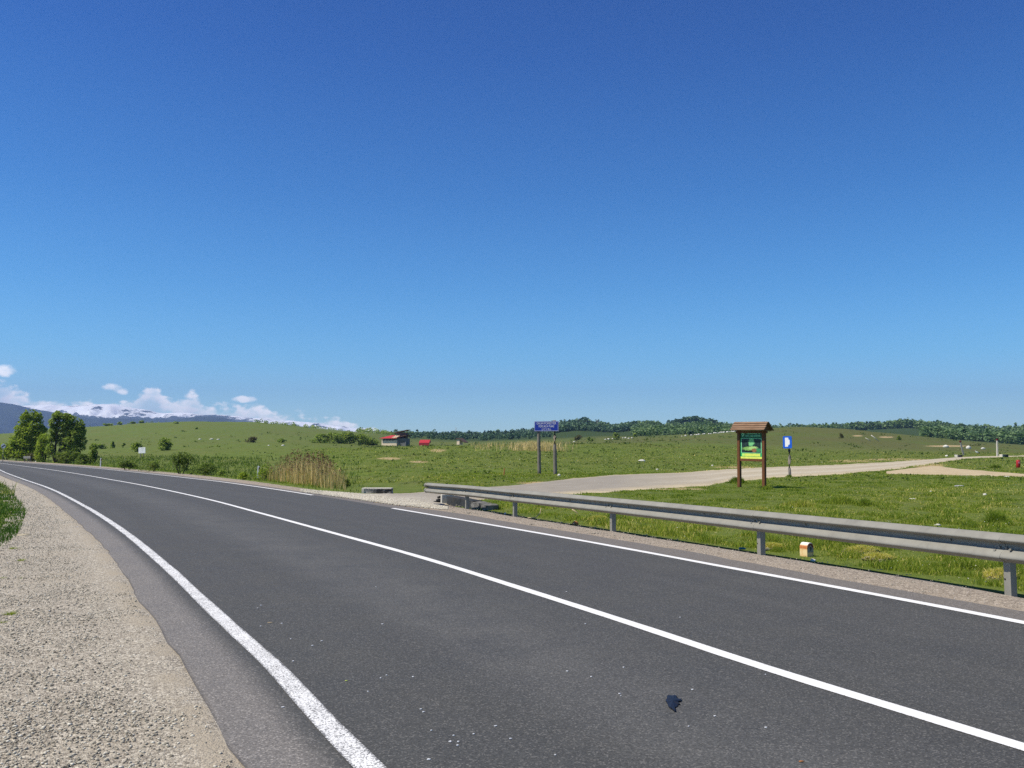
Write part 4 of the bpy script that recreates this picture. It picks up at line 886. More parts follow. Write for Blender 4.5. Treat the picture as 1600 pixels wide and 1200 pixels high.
def plain(name, c, rough=.5, var=.12, spec=.4):
    def f(N):
        n = N.noise(N.obj(), 7, 4, .65); return {'Base Color': N.mix(N.mapr(n, .35, .7), tuple(x * (1 - var) for x in c), tuple(min(1, x * (1 + var)) for x in c))}
    return material(name, f, rough=rough, spec=spec)
M_BLUE = plain('sign_blue', (.004, .024, .27)); M_BLUE2 = plain('bright_blue', (.006, .105, .58)); M_WHITE = plain('white_paint', (.80, .80, .80), .5, .05); M_RED = plain('red_paint', (.42, .018, .022)); M_DKRED = plain('dark_red', (.16, .016, .012))
M_GREEN = plain('poster_green', (.015, .42, .13)); M_DGREEN = plain('poster_dark_green', (.006, .115, .045)); M_YEL = plain('poster_yellow', (.72, .80, .13)); M_YEL2 = plain('poster_lime', (.52, .84, .17)); M_PALEG = plain('pale_green', (.28, .68, .40)); M_BLACK = plain('black', (.012, .012, .013)); M_TEAL = plain('teal_plastic', (.03, .20, .21), .4); M_TAN = plain('tan_scrap', (.46, .36, .22), .8); M_ORANGE = plain('orange_wood', (.50, .20, .06), .8); M_GLASS = plain('window_glass', (.012, .014, .018), .1); M_GREY = plain('grey_render', (.095, .09, .085), .9); M_CREAM = plain('cream_wall', (.78, .62, .44), .9); M_GREY_SHADE = plain('grey_shaded_wall', (.15, .145, .14), .9); M_BROWN2 = plain('dark_brown_roof', (.11, .06, .045), .8); M_ROOFR = plain('red_sheet_roof', (.46, .025, .032), .6); M_BROWN = plain('brown_roof', (.085, .055, .042), .8); M_NAVY = plain('dark_blue_film', (.008, .010, .018), .5)

# ------------------------------------------------------------------ guardrail
W_PROF = [(u_, z_ * .372) for u_, z_ in [(0.0, 1.0), (.016, .995), (.042, .955), (.072, .885), (.094, .82), (.101, .785), (.100, .755), (.090, .735), (.050, .69), (.012, .645), (.0, .62), (.0, .50), (.006, .478), (.022, .44), (.058, .36), (.088, .27), (.099, .215), (.101, .17), (.095, .14), (.070, .105), (.034, .06), (.010, .02), (.004, 0.0)]]
W_H = .335 / .372
def wbeam(path, z0, parent, flare=False):
    """path: ground points of the post faces, toward road normal computed; W profile swept along, with thickness"""
    P = np.array(path); t = np.gradient(P, axis=0); t /= np.linalg.norm(t, axis=1)[:, None]; n = -np.stack([-t[:, 1], t[:, 0]], 1)
    if (n[0] @ RN) > 0: n = -n
    rows = []
    for k in range(len(P)):
        ring = [(u, z) for u, z in W_PROF] + [(u - .004, z) for u, z in W_PROF[::-1]]
        rows.append([(P[k, 0] + n[k, 0] * u, P[k, 1] + n[k, 1] * u, z0[k] + z * W_H) for u, z in ring])
    rows = np.array(rows); m = rows.shape[1]; i = np.arange(len(P) * m).reshape(len(P), m); j = np.roll(i, -1, 1)
    Fc = np.stack([i[:-1], j[:-1], j[1:], i[1:]], -1).reshape(-1, 4)
    o = link('beam', np_mesh('beam', rows.reshape(-1, 3), [Fc]), M_GALV, parent, True); return o
def c_post(bm, h, w=.088, d=.10, th=.006):
    # open channel section, web facing the road
    for c, s in (((0, -d / 2, 0), (w, th, 1)), ((-w / 2 + th / 2, 0, 0), (th, d - th, 1)), ((w / 2 - th / 2, 0, 0), (th, d - th, 1))):
        box(bm, (c[0], c[1], h / 2 - .25), (s[0], s[1], h + .5))
def guardrail(label, posts, ends, rail_top, group, name='guardrail'):
    A, B = np.array(posts[0]), np.array(posts[-1])
    root = empty(name, (0, 0, 0)); tag(root, label, 'guardrail', group)
    path = dense(np.array([ends[0]] + list(posts) + [ends[1]]), .5)
    return root, path
posts_px = [(730, 796.3), (805, 808), (958, 831.5), (1190, 868.5), (1580, 932)]
pg = [on_road(*q)[:2] for q in posts_px]; pg.append(pg[-1] + (pg[-1] - pg[-2])); pg.append(pg[-1] + (pg[-2] - pg[-3]))
end_far = on_road(667, 789)[:2]
mid = np.array(pg[0]); rail_root = empty('guardrail', (mid[0], mid[1], 0)); tag(rail_root, 'long grey galvanized guardrail along the right side of the road', 'guardrail')
toward = -RN
line = np.array([end_far] + pg); path = dense(line, .35) + toward * .062
loc_path = path - mid; u = np.linspace(0, 1, len(path)); loc_path[:3] += np.outer(np.array([.10, .055, .02]), RN)
wbeam(loc_path, np.full(len(path), .40), rail_root)
for g in (pg[1], pg[3], pg[4]):
    i0 = int(np.argmin(((loc_path + mid - g) ** 2).sum(1))); seg = loc_path[max(0, i0 - 1):i0 + 1].copy() + toward * .0045
    o = wbeam(seg, np.full(len(seg), .398), rail_root); o.name = 'lap_joint'
bm = bmesh.new()
for q_ in range(6, len(loc_path) - 3, 7):
    for du in (0,):
        e_ = loc_path[q_] + RT * du; z_ = .40 + .57 * .372 * W_H; tube(bm, [Vector((e_[0], e_[1], z_)), Vector((e_[0] + toward[0] * .028, e_[1] + toward[1] * .028, z_))], [.013, .010], 7)
o = bm_obj('bolt', bm, M_GALV, rail_root); o['kind'] = 'stuff'
# rounded end piece
bm = bmesh.new(); e = loc_path[0]; tdir = (loc_path[0] - loc_path[2]); tdir /= np.linalg.norm(tdir)
for k in range(2):
    zc = .40 + (.092 if k == 0 else .28) * W_H; 
    tube(bm, [Vector((e[0], e[1], zc)) + Vector((*(tdir * a), 0)) + Vector((*(toward * b), 0)) for a, b in ((0, .045), (.06, .04), (.10, .01), (.11, -.04))], [.085, .083, .075, .06], 10)
bm_obj('end_cap', bm, M_GALV, rail_root, True)
yaw = math.atan2(RT[1], RT[0])
for g in pg:
    bm = bmesh.new(); c_post(bm, .69); o = bm_obj('post', bm, M_GALV, rail_root); o.location = (g[0] - mid[0], g[1] - mid[1], 0); o.rotation_euler = (0, 0, yaw)
    bm = bmesh.new(); tube(bm, [(-.028, -.0575, .36), (-.028, -.0545, .36)], [.010, .010], 8); tube(bm, [(.0, .0, .36), (0, .001, .36)], [.001, .001], 4); h = bm_obj('bolt_hole', bm, M_BLACK, o); h.location = (0, 0, -.16)
    # bolts at the splice
    bm = bmesh.new(); nb = toward
    for a, zz in ((-.06, .40 + .186 * W_H), (.03, .40 + .186 * W_H), (.10, .40 + .17 * W_H), (-.10, .40 + .145 * W_H), (-.10, .40 + .06 * W_H), (.10, .40 + .06 * W_H)):
        off = .0 if abs(zz - .40 - .186 * W_H) < .01 else (.048 if zz < .40 + .1 else .03)
        q = Vector((a, -.062 - .012 - off, zz)); tube(bm, [q, q + Vector((0, -.022, 0))], [.017, .013], 8)
    b = bm_obj('bolt', bm, M_GALV, o); b['kind'] = 'stuff'
# short barrier near the far bend
y0 = 150.0; a = at(42, 721.5); b = at(54, 722.5); a2, b2 = a[:2], b[:2]
d = (b2 - a2); L_ = px_size(11, a2[1]); root = empty('guardrail', (a2[0], a2[1], a[2])); tag(root, 'short pale barrier on dark posts by the far bend', 'guardrail')
bm = bmesh.new(); box(bm, (0, -.05, .72), (L_, .07, .16), .02); bm_obj('beam', bm, M_CONC, root)
bm = bmesh.new(); box(bm, (0, -.05, .94), (L_, .07, .14), .02); bm_obj('beam', bm, M_CONC, root)
bm = bmesh.new(); box(bm, (0, .0, .83), (L_ * .99, .03, .12)); bm_obj('web', bm, M_GREY, root)  # dark grey strip paints in the shade of the beam's valley
for q in (-.32, .12, .46):
    bm = bmesh.new(); box(bm, (q * L_, .02, .4), (.16, .12, .9)); bm_obj('post', bm, M_GREY, root)

# ------------------------------------------------------------------ blue forest road sign
def round_post(name, parent, loc, h, r, mat, lean=(0, 0), wob=.012, n=9, tip=None):
    bm = bmesh.new(); rg = random.Random(int(h * 997 + loc[0] * 31)); k = 7
    pts = [(lean[0] * i / k + rg.uniform(-wob, wob) * (0 < i < k), lean[1] * i / k, -.25 + (h + .25) * i / k) for i in range(k + 1)]
    tube(bm, pts, [r * (1.08 - .16 * i / k) for i in range(k + 1)], n); o = bm_obj(name, bm, mat, parent); o.location = loc; return o
a = at(842.5, 740); b = at(867, 743); mid = (a + b) / 2; Y = mid[1]
root = empty('road_sign', (mid[0], Y, mid[2]), -math.radians(24)); tag(root, 'blue road sign with white lettering on two weathered round posts', 'road sign')
hw = px_size(37, Y) / .91; hh = px_size(15.5, Y); ztop = H + (YH - 658.5) / F * Y - mid[2]; xc = ((854.5 - 800) / F * Y - mid[0]) / .91
round_post('post', root, ((a[0] * Y / a[1] - mid[0]) / .91, .07, 0), px_size(82, Y), px_size(2.7, Y), M_WOODG, (-.06, 0)); round_post('post', root, ((b[0] * Y / b[1] - mid[0]) / .91, .07, -.12), px_size(87, Y), px_size(2.8, Y), M_WOODG, (-.06, 0))
bm = bmesh.new(); box(bm, (0, 0, 0), (hw, .03, hh), .004); pan = bm_obj('sign_panel', bm, M_BLUE, root); pan.location = (xc, -.075, ztop - hh / 2); pan.rotation_euler = (0, .006, 0)
bm = bmesh.new(); e = .028
for c, s_ in (((0, 0, hh / 2 - e), (hw - .02, .004, .012)), ((0, 0, -hh / 2 + e), (hw - .02, .004, .012)), ((-hw / 2 + e, 0, 0), (.012, .0036, hh - .06)), ((hw / 2 - e, 0, 0), (.012, .0036, hh - .06))): box(bm, c, s_)
o = bm_obj('border_line', bm, M_WHITE, pan); o.location = (0, -.017, 0)
for body, z, w_ in (('DRUM FORESTIER', .27, .80), ('POPLACA MARE', -.02, .64), ('L=7.1 Km', -.30, .36)):
    t = text_obj('lettering', body, hh * .29, M_WHITE, pan, (0, -.019, z * hh), bold=-.002)
    t.scale = (hw * w_ / max(.01, t.dimensions.x), 1.05, 1)

# ------------------------------------------------------------------ information board
a = at(1193, 763); Y = a[1]; TH = math.radians(37); k = Y / F
root = empty('info_board', (a[0] - .52 + .14, Y + .46, a[2])); root.rotation_euler = (0, math.radians(1.2), -TH - math.atan2(a[0], a[1])); tag(root, 'brown wooden information board with pitched roof and green poster', 'information board')
S = 38 * k / math.cos(TH); zt = 98 * k        # post spacing, eave height
RL_ = 52 * k / math.cos(TH); dep = 7.4 * k / math.sin(TH)
for sx, lab in ((-1, None), (1, None)):
    bm = bmesh.new(); box(bm, (0, 0, zt * .5 - .2), (.135, .135, zt + .3), .008); p_ = bm_obj('post', bm, M_WOODB, root); p_.location = (sx * S / 2, 0, .0)
bm = bmesh.new(); box(bm, (0, 0, 0), (S - .14, .09, .11), .006); o = bm_obj('cross_beam', bm, M_WOODB, root); o.location = (0, 0, 44.0 * k)
bm = bmesh.new(); box(bm, (0, 0, 0), (S + .3, .12, .10), .006); o = bm_obj('cross_beam', bm, M_WOODB, root); o.location = (0, 0, 88.0 * k)
# roof: stepped boards on both slopes, gable panels
roof_z0, roof_z1 = 90.0 * k, 103.5 * k
roof = empty('roof', (0, 0, 0)); roof.parent = root
bpy.data.objects.remove(roof)
rg0 = random.Random(2); bm = bmesh.new(); nbd = 4; sl = math.atan2(roof_z1 - roof_z0, dep); ln = math.hypot(roof_z1 - roof_z0, dep)
for side in (-1, 1):
    for q in range(nbd):
        u = (q + .5) / nbd; yy = side * dep * (1 - u); zz = roof_z0 + (roof_z1 - roof_z0) * u + .012
        R_ = Matrix.Rotation(-side * (sl - .26), 3, 'X'); box(bm, (rg0.uniform(-.015, .015), yy, zz), (RL_, ln / nbd * 1.04, .046), .004, rot=R_)
roof = bm_obj('roof', bm, M_ROOFW, root)
bm = bmesh.new()
for sx in (-1, 1): prism(bm, [(-dep * .93, roof_z0 - .0), (dep * .93, roof_z0), (0, roof_z1 - .03)], sx * (RL_ / 2 - .10) - .012, sx * (RL_ / 2 - .10) + .012, 'x')
bm_obj('gable_board', bm, M_WOODB, roof)
bm = bmesh.new(); box(bm, (0, 0, 0), (S - .145, .025, 43 * k), .003); post = bm_obj('poster', bm, M_GREEN, root); post.location = (0, .0, 67.0 * k); PW = S - .145; PH = 43 * k
def flat(name, x0, x1, z0, z1, mat, y, parent=post):
    bm = bmesh.new(); box(bm, ((x0 + x1) / 2 * PW, y, (z0 + z1) / 2 * PH), ((x1 - x0) * PW, .004, (z1 - z0) * PH)); return bm_obj(name, bm, mat, parent)
flat('title_band', -.5, .5, .265, .5, M_DGREEN, -.0148)
flat('picture_frame', -.46, .46, -.28, .255, M_PALEG, -.0152)
def m_pic(N):
    p = N.obj(); sp = N.node('ShaderNodeSeparateXYZ'); N.l.new(p, sp.inputs[0]); X, Z = N.math('DIVIDE', sp.outputs[0], PW), N.math('DIVIDE', sp.outputs[2], PH)
    n = N.noise(p, 9, 4, .6)
    def ell(cx, cz, rx, rz, soft=.35):
        q = N.math('ADD', N.math('POWER', N.math('DIVIDE', N.math('SUBTRACT', X, cx), rx), 2), N.math('POWER', N.math('DIVIDE', N.math('SUBTRACT', Z, cz), rz), 2)); return N.mapr(N.math('ADD', q, N.math('MULTIPLY', N.math('SUBTRACT', N.noise(p, 14, 5, .7), .5), 3.4)), 1 + soft, 1 - soft, 0, 1)
    c = N.mix(N.mapr(n, .4, .7), (.008, .018, .022), (.03, .06, .05)); c = N.mix(ell(.0, .12, .13, .16), c, (.20, .55, .22)); c = N.mix(ell(-.12, -.12, .26, .07), c, (.22, .42, .10)); c = N.mix(ell(.08, -.10, .22, .06), c, (.40, .62, .20)); c = N.mix(ell(.30, -.17, .14, .07), c, (.05, .26, .10)); c = N.mix(ell(.13, -.18, .11, .07), c, (.30, .14, .06)); c = N.mix(ell(-.03, -.215, .09, .025), c, (.02, .02, .012))
    return {'Base Color': c}
flat('picture', -.435, .435, -.265, .24, material('poster_picture', m_pic, rough=.4), -.0166)
flat('text_band', -.42, .40, -.40, -.30, M_YEL, -.0152); flat('text_band', -.49, .49, -.49, -.415, M_YEL, -.0152); flat('text_line', -.42, .20, -.412, -.400, M_GREEN, -.0176); flat('text_band', -.42, -.30, -.40, -.30, M_YEL2, -.0174)
# pale words of the title, too small to read: rows of short letter strokes
bm = bmesh.new(); rg_ = random.Random(3)
for z, x0, x1 in ((.43, -.20, .40), (.345, -.24, .42)):
    x = x0
    while x < x1:
        w_ = rg_.uniform(.012, .022)
        if rg_.random() > .1: box(bm, (x * PW, -.0172, (z + rg_.uniform(-.004, .004)) * PH), (w_ * PW, .003, (.042 if rg_.random() < .6 else .034) * PH))
        x += w_ + .008
bm_obj('title_lettering', bm, M_PALEG, post)
bm = bmesh.new(); prism(bm, [(-.055 * PW, .05 * PH), (.055 * PW, .05 * PH), (.06 * PW, 0), (.035 * PW, -.06 * PH), (0, -.085 * PH), (-.035 * PW, -.06 * PH), (-.06 * PW, 0)], -.003, .003, 'y'); crest = bm_obj('crest', bm, M_PALEG, post); crest.location = (-.38 * PW, -.0185, .40 * PH)
bm = bmesh.new(); tube(bm, [(0, -.0036, -.012 * PH), (0, -.0072, -.012 * PH)], [.028 * PW, .028 * PW], 12); bm_obj('crest_centre', bm, M_DGREEN, crest)
INFO_Y = Y

# ------------------------------------------------------------------ small blue sign
a = at(1231, 744.5); Y = a[1]; k = Y / F; root = empty('small_sign', a + np.array([.08, 0, 0]), -math.radians(42)); tag(root, 'small blue square sign with white cut shape on one thin wooden post', 'sign')
round_post('post', root, (0, .05, 0), 58 * k, 2.1 * k, M_WOODG, (.03, 0), .02)
bm = bmesh.new(); w, h = 12.6 * k / .87, 19 * k; r = .12 * w
ol = []
for cx, cz, a0 in ((w / 2 - r, h / 2 - r, 0), (-w / 2 + r, h / 2 - r, 90), (-w / 2 + r, -h / 2 + r, 180), (w / 2 - r, -h / 2 + r, 270)):
    ol += [(cx + r * math.cos(math.radians(a0 + q * 22.5)), cz + r * math.sin(math.radians(a0 + q * 22.5))) for q in range(5)]
prism(bm, ol, -.012, .012, 'y'); pan = bm_obj('sign_panel', bm, M_BLUE2, root); pan.location = (0.0, -.055 - 2 * k, 53 * k)
bm = bmesh.new(); q = k / 8.57
prism(bm, [((x - 868) * q / .87, (439 - z) * q) for x, z in ((840, 378), (840, 498), (874, 498), (879, 478), (897, 464), (897, 411), (883, 402), (880, 378))], -.0165, -.0128, 'y'); bm_obj('white_shape', bm, M_WHITE, pan)

# ------------------------------------------------------------------ kilometre stone
base = np.array([(1255 - 800) / F * 14.9, 14.9]); zb = float(zf(base[:1], base[1:])[0]); k = 14.15 / F
root = empty('kilometre_stone', (base[0], base[1], -.115)); root.scale = (1.06, 1.06, 1.06); root.rotation_euler = (0, 0, yaw + math.radians(6)); tag(root, 'small rust stained white kilometre stone with rounded top behind the guardrail', 'milestone')
def m_kst(N):
    p = N.obj(); sp = N.node('ShaderNodeSeparateXYZ'); N.l.new(p, sp.inputs[0]); n = N.noise(N.scale(p, (14, 14, 7)), 1.0, 5, .7); Z = sp.outputs[2]
    c = N.ramp(n, [(.3, (.70, .40, .14)), (.6, (.82, .63, .34))])
    band = N.math('MULTIPLY', N.mapr(Z, .155, .18), N.mapr(Z, .245, .215)); c = N.mix(N.math('MULTIPLY', band, N.mapr(n, .3, .55, .5, 1)), c, (.50, .13, .03))
    c = N.mix(N.math('MULTIPLY', N.mapr(Z, .09, .02), N.mapr(n, .4, .6)), c, (.42, .17, .05)); c = N.mix(N.mapr(Z, .215, .245), c, (.80, .76, .68)); c = N.mix(N.mapr(n, .62, .74, 0, .7), c, (.36, .12, .035))
    return {'Base Color': c, 'Normal': N.bump(n, .5, .01)}
M_KST = material('rusty_white_stone', m_kst, rough=.85)
bd = .145; hz = .195; ol = [(-bd / 2, 0), (bd / 2, 0)] + [(bd / 2 * math.cos(t), hz + bd / 2 * math.sin(t)) for t in [math.pi * q / 12 for q in range(13)]]
bm = bmesh.new(); prism(bm, ol, -.075, .075, 'x'); bmesh.ops.bevel(bm, geom=[e for e in bm.edges], offset=.004, segments=1, affect='EDGES'); st = bm_obj('body', bm, M_KST, root); st.location = (0, 0, .03)
bm = bmesh.new(); box(bm, (0, 0, .0), (.22, .22, .06), .008); bm_obj('base_slab', bm, M_CONC, root)
bm = bmesh.new(); ol2 = [(-bd / 2 * .82, .115), (bd / 2 * .82, .115)] + [(bd / 2 * .82 * math.cos(t), hz + bd / 2 * .82 * math.sin(t)) for t in [math.pi * q / 12 for q in range(13)]]
prism(bm, ol2, .0752, .0785, 'x'); face = bm_obj('face_plate', bm, M_STONE_G, st)
bm = bmesh.new(); prism(bm, [(bd / 2 * .80 * math.cos(t), hz + .004 + bd / 2 * .80 * math.sin(t)) for t in [math.pi * q / 14 for q in range(15)]] + [(-bd / 2 * .62, hz - .01), (0, hz + bd * .28), (bd / 2 * .62, hz - .01)], .0788, .0805, 'x'); bm_obj('red_cap', bm, M_DKRED, face)
t = text_obj('numeral', '9', .085, M_BLACK, face, (.0800, 0, .165), rot=(math.pi / 2, 0, math.pi / 2), bold=.002)

# ------------------------------------------------------------------ marker posts, pegs, far posts
def delineator(px, py, hpx, label, lean):
    a = at(px, py); k = a[1] / F; h = hpx * k; root = empty('marker_post', a); root.rotation_euler = (0, lean, 0); tag(root, label, 'marker post', 'white roadside marker posts')
    bm = bmesh.new(); prism(bm, [(-.055, -.3), (.055, -.3), (.055, h * .93), (-.055, h)], -.05, .05, 'y'); bm_obj('body', bm, M_WHITE, root)
    bm = bmesh.new(); box(bm, (.045, -.0, h * .78), (.05, .108, h * .22)); bm_obj('reflector', bm, M_DKRED, root)
    bm = bmesh.new(); box(bm, (.047, 0, h * .36), (.022, .106, h * .45)); bm_obj('stripe', bm, M_STONE_G, root)
delineator(402.5, 748.5, 20.5, 'white marker post with red reflector beside the dry reeds', .06)
delineator(157, 729.8, 14, 'white marker post farther off beside the bushes of the bend', .02)
a = at(787.5, 742); k = a[1] / F; bm = bmesh.new(); box(bm, (0, 0, 5.2 * k - .1), (2.1 * k, 2.1 * k, 10.5 * k + .2), .01, taper=.8); o = bm_obj('wooden_peg', bm, M_ORANGE); o.location = a; o.rotation_euler = (0, .06, 0); tag(o, 'short orange brown wooden peg left of the blue road sign', 'peg')
for px, py, hp, lean, lab in ((1505.5, 711.5, 22, -.19, 'grey leaning concrete post beside the end of the track'), (1558.5, 713.5, 26, .02, 'grey upright concrete post with reddish tip beside the track')):
    a = at(px, py); k = a[1] / F; root = empty('concrete_post', a); root.rotation_euler = (0, lean, 0); tag(root, lab, 'post', 'two concrete posts at the track')
    bm = bmesh.new(); box(bm, (0, 0, hp * k / 2 - .2), (2.3 * k, 2.3 * k, hp * k + .4), .02, taper=.85); bm_obj('shaft', bm, M_STONE_G if lean < 0 else M_CONC, root)
    bm = bmesh.new(); box(bm, (0, 0, hp * k), (2.5 * k, 2.3 * k, .28), .02); bm_obj('tip', bm, M_DKRED, root)
for px, py, w, h, lab in ((1498, 714.5, 13, 3.6, 'low concrete block at the foot of the leaning post'), (1569, 714.2, 16, 4.2, 'low concrete block with white end beside the upright post')):
    a = at(px, py); k = a[1] / F; root = empty('concrete_block', a); root.rotation_euler = (0, 0, math.radians(28)); tag(root, lab, 'block', 'concrete blocks at the track')
    bm = bmesh.new(); box(bm, (0, 0, h * k / 2 - .05), (w * k * .9, 5 * k, h * k + .1), .02); bm_obj('body', bm, M_CONC_D, root)  # body concrete is darker than the pale end face
    bm = bmesh.new(); box(bm, (-w * k * .46, 0, h * k / 2 - .03), (.12, 5.1 * k, h * k + .1), .02); bm_obj('end_face', bm, M_CONC, root)
a = at(1591, 731); k = a[1] / F; root = empty('red_post', a); root.rotation_euler = (0, .04, 0); tag(root, 'short thick red marker post with pale plate on the meadow', 'marker post')
bm = bmesh.new(); tube(bm, [(0, 0, -.2), (0, 0, 10.8 * k), (0, 0, 11.6 * k), (0, 0, 12 * k)], [3 * k, 2.9 * k, 2.6 * k, 1.4 * k], 14); bm_obj('body', bm, M_RED, root)
bm = bmesh.new(); box(bm, (-.4 * k, -2.9 * k, 8 * k), (2.6 * k, .02, 2.6 * k), .004); bm_obj('plate', bm, plain('pink_plate', (.62, .20, .26)), root)
bm = bmesh.new(); tube(bm, [(0, 0, 11.9 * k), (0, 0, 14.6 * k)], [.5 * k, .35 * k], 6); bm_obj('rod', bm, M_TAN, root)

# ------------------------------------------------------------------ culvert headwall and parapet
def on_wall(px, back=.34):
    q = RA + RN * back; dx, dy = (px - 800) / (F / math.cos(PITCH)) * 1.0, 1.0   # where the sight line at px crosses a line behind the rail
    m_ = np.array([[dx, -RT[0]], [dy, -RT[1]]]); s_ = np.linalg.solve(m_, q); return np.array([dx, dy]) * s_[0]
A_ = on_wall(691); B_ = on_wall(757); dv = B_ - A_; Lw = float(np.linalg.norm(dv)); kk = A_[1] / F
root = empty('culvert_headwall', (A_[0], A_[1], 0)); root.rotation_euler = (0, .02, math.atan2(dv[1], dv[0])); tag(root, 'dark stone culvert headwall with pale end pier below the guardrail', 'wall')
hW = .285
bm = bmesh.new(); box(bm, (Lw * .40, .22, hW / 2 - .25), (Lw * .62, .36, hW + .5), .02); bm_obj('wall', bm, M_STONE_DK, root)
bm = bmesh.new(); box(bm, (.02, .18, hW / 2 - .2), (.13, .44, hW + .46), .02); bm_obj('pier', bm, M_CONC, root)
bm = bmesh.new(); box(bm, (Lw * .80, .20, hW * .35), (Lw * .19, .40, hW * 1.1), .015); box(bm, (Lw * .955, .23, hW * .34), (Lw * .11, .42, hW * 1.05), .015, rot=Matrix.Rotation(.10, 3, 'Y')); bmesh.ops.subdivide_edges(bm, edges=bm.edges, cuts=2, use_grid_fill=True)
rq = random.Random(4)
for v in bm.verts: v.co += Vector((rq.uniform(-.012, .012), rq.uniform(-.012, .012), rq.uniform(-.012, .012)))
bm_obj('end_stone', bm, material('rough_stone', m_conc((.075, .075, .07), (.24, .23, .21), .35), rough=.95), root)
bm = bmesh.new(); rg_ = random.Random(6)
for (cx, cz, sx, sz, r_) in ((-.22, .10, .28, .07, .25), (-.42, .03, .40, .06, .12), (-.12, .21, .22, .05, .3)): box(bm, (cx, -.02, cz), (sx, .18, sz), .02, rot=Matrix.Rotation(-r_, 3, 'Y'))
for v in bm.verts: v.co += Vector((rg_.uniform(-.02, .02), rg_.uniform(-.02, .02), rg_.uniform(-.015, .015)))
o = bm_obj('broken_slab', bm, M_STONE_DK); o.location = (A_[0], A_[1] + .12, 0); o.rotation_euler = root.rotation_euler; tag(o, 'dark broken slab pieces left of the headwall pier', 'rubble')
A_ = on_road(565, 771); B_ = on_road(613, 770.5); kk = A_[1] / F; Lw = B_[0] - A_[0]
root = empty('parapet', ((A_[0] + B_[0]) / 2, A_[1] + .3, 0)); root.rotation_euler = (0, 0, -.05); tag(root, 'low white topped stained concrete parapet at the junction', 'wall')
bm = bmesh.new(); box(bm, (0, 0, 3.6 * kk - .1), (Lw, .42, 7.4 * kk + .2), .03); bmesh.ops.subdivide_edges(bm, edges=bm.edges, cuts=3, use_grid_fill=True)
for v in bm.verts: v.co += Vector((rg_.uniform(-.015, .015), rg_.uniform(-.015, .015), rg_.uniform(-.012, .012)))
bm_obj('body', bm, material('crumbling_concrete', m_conc((.20, .175, .15), (.58, .53, .45), .45), rough=.95), root)
bm = bmesh.new(); box(bm, (0, 0, 7.5 * kk), (Lw * 1.01, .46, .05), .015); box(bm, (-Lw * .46, -.01, 3.6 * kk), (Lw * .09, .46, 7.4 * kk), .02); bm_obj('coping', bm, M_CONC, root)

# ------------------------------------------------------------------ round sign, white board
px = 7; Y = 168.0; g = col_at(px, Y); k = Y / F; root = empty('round_sign', g); tag(root, 'round white traffic sign with black diagonal band above the thicket', 'traffic sign')
zc = H + (YH - 697) * k - g[2]; bm = bmesh.new(); tube(bm, [(0, .05, -.3), (0, .05, zc + .2)], [.045, .045], 8); bm_obj('post', bm, M_STONE_G, root)
bm = bmesh.new(); tube(bm, [(0, -.01, zc), (0, .02, zc)], [3.7 * k, 3.7 * k], 24); pan = bm_obj('sign_disc', bm, plain('dull_white', (.50, .52, .56)), root)
bm = bmesh.new(); box(bm, (0, 0, 0), (6.2 * k, .01, 1.6 * k), 0); o = bm_obj('diagonal_band', bm, M_BLACK, pan); o.location = (0, -.018, zc); o.rotation_euler = (0, -.6, 0)
Y = 150.0; g = col_at(223.5, Y); k = Y / F; root = empty('white_board', g, -math.radians(20)); tag(root, 'plain white rectangular board on short legs in the weeds left of centre', 'board')
zc = H + (YH - 703.7) * k - g[2]
bm = bmesh.new(); box(bm, (0, 0, 0), (13.4 * k, .05, 9.2 * k), .01); pan = bm_obj('panel', bm, M_WHITE, root); pan.location = (0, 0, zc); pan.rotation_euler = (0, -.035, 0)
bm = bmesh.new(); box(bm, (1.2 * k, -.028, 2.6 * k), (5.5 * k, .006, .5 * k)); box(bm, (1 * k, -.028, .6 * k), (3.5 * k, .006, .35 * k)); bm_obj('text_line', bm, plain('faded_grey', (.50, .50, .50)), pan)
for q in (-3, 3):
    bm = bmesh.new(); box(bm, (q * k, .06, zc / 2 - .2), (.09, .08, zc + .3)); bm_obj('leg', bm, M_WOODG, root)

# ------------------------------------------------------------------ house, shed, cabin
Y = 420.0; g = col_at(615, Y); k = Y / F; z0 = H + (YH - 693.6) * k
root = empty('house', (g[0], Y, z0), -math.radians(26)); HX = 1 / math.cos(math.radians(18)); tag(root, 'cream house with red roof and raised dark slanting roof on the rise', 'house')
def wb(name, x0, x1, y0, y1, za, zb, mat, parent, bev=0):
    bm = bmesh.new(); box(bm, ((x0 + x1) / 2 * k, (y0 + y1) / 2, (za + zb) / 2 * k), ((x1 - x0) * k, y1 - y0, (zb - za) * k), bev); return bm_obj(name, bm, mat, parent)
X = lambda px: (px - 615) * HX
w1 = wb('wall', X(594), X(621), 0, 4, -4, 5.6, M_CREAM, root); w2 = wb('wall', X(621.2), X(635.5), .6, 4.2, -4, 8.6, M_GREY_SHADE, root); wb('clerestory_wall', X(616), X(631.5), 2.6, 4.4, 8, 17.6, M_BROWN2, root)  # grey of the right wall paints in the shaded side of the house
wb('upper_wall', X(594.4), X(621), .5, 3.9, 5.6, 8.2, M_GREY_SHADE, root)
def slab(name, pts_lo, pts_hi, y0, y1, th, mat):
    bm = bmesh.new(); prism(bm, [(pts_lo[0] * k, pts_lo[1] * k), (pts_hi[0] * k, pts_hi[1] * k), (pts_hi[0] * k, (pts_hi[1] + th) * k), (pts_lo[0] * k, (pts_lo[1] + th) * k)], y0, y1, 'y'); return bm_obj(name, bm, mat, root)
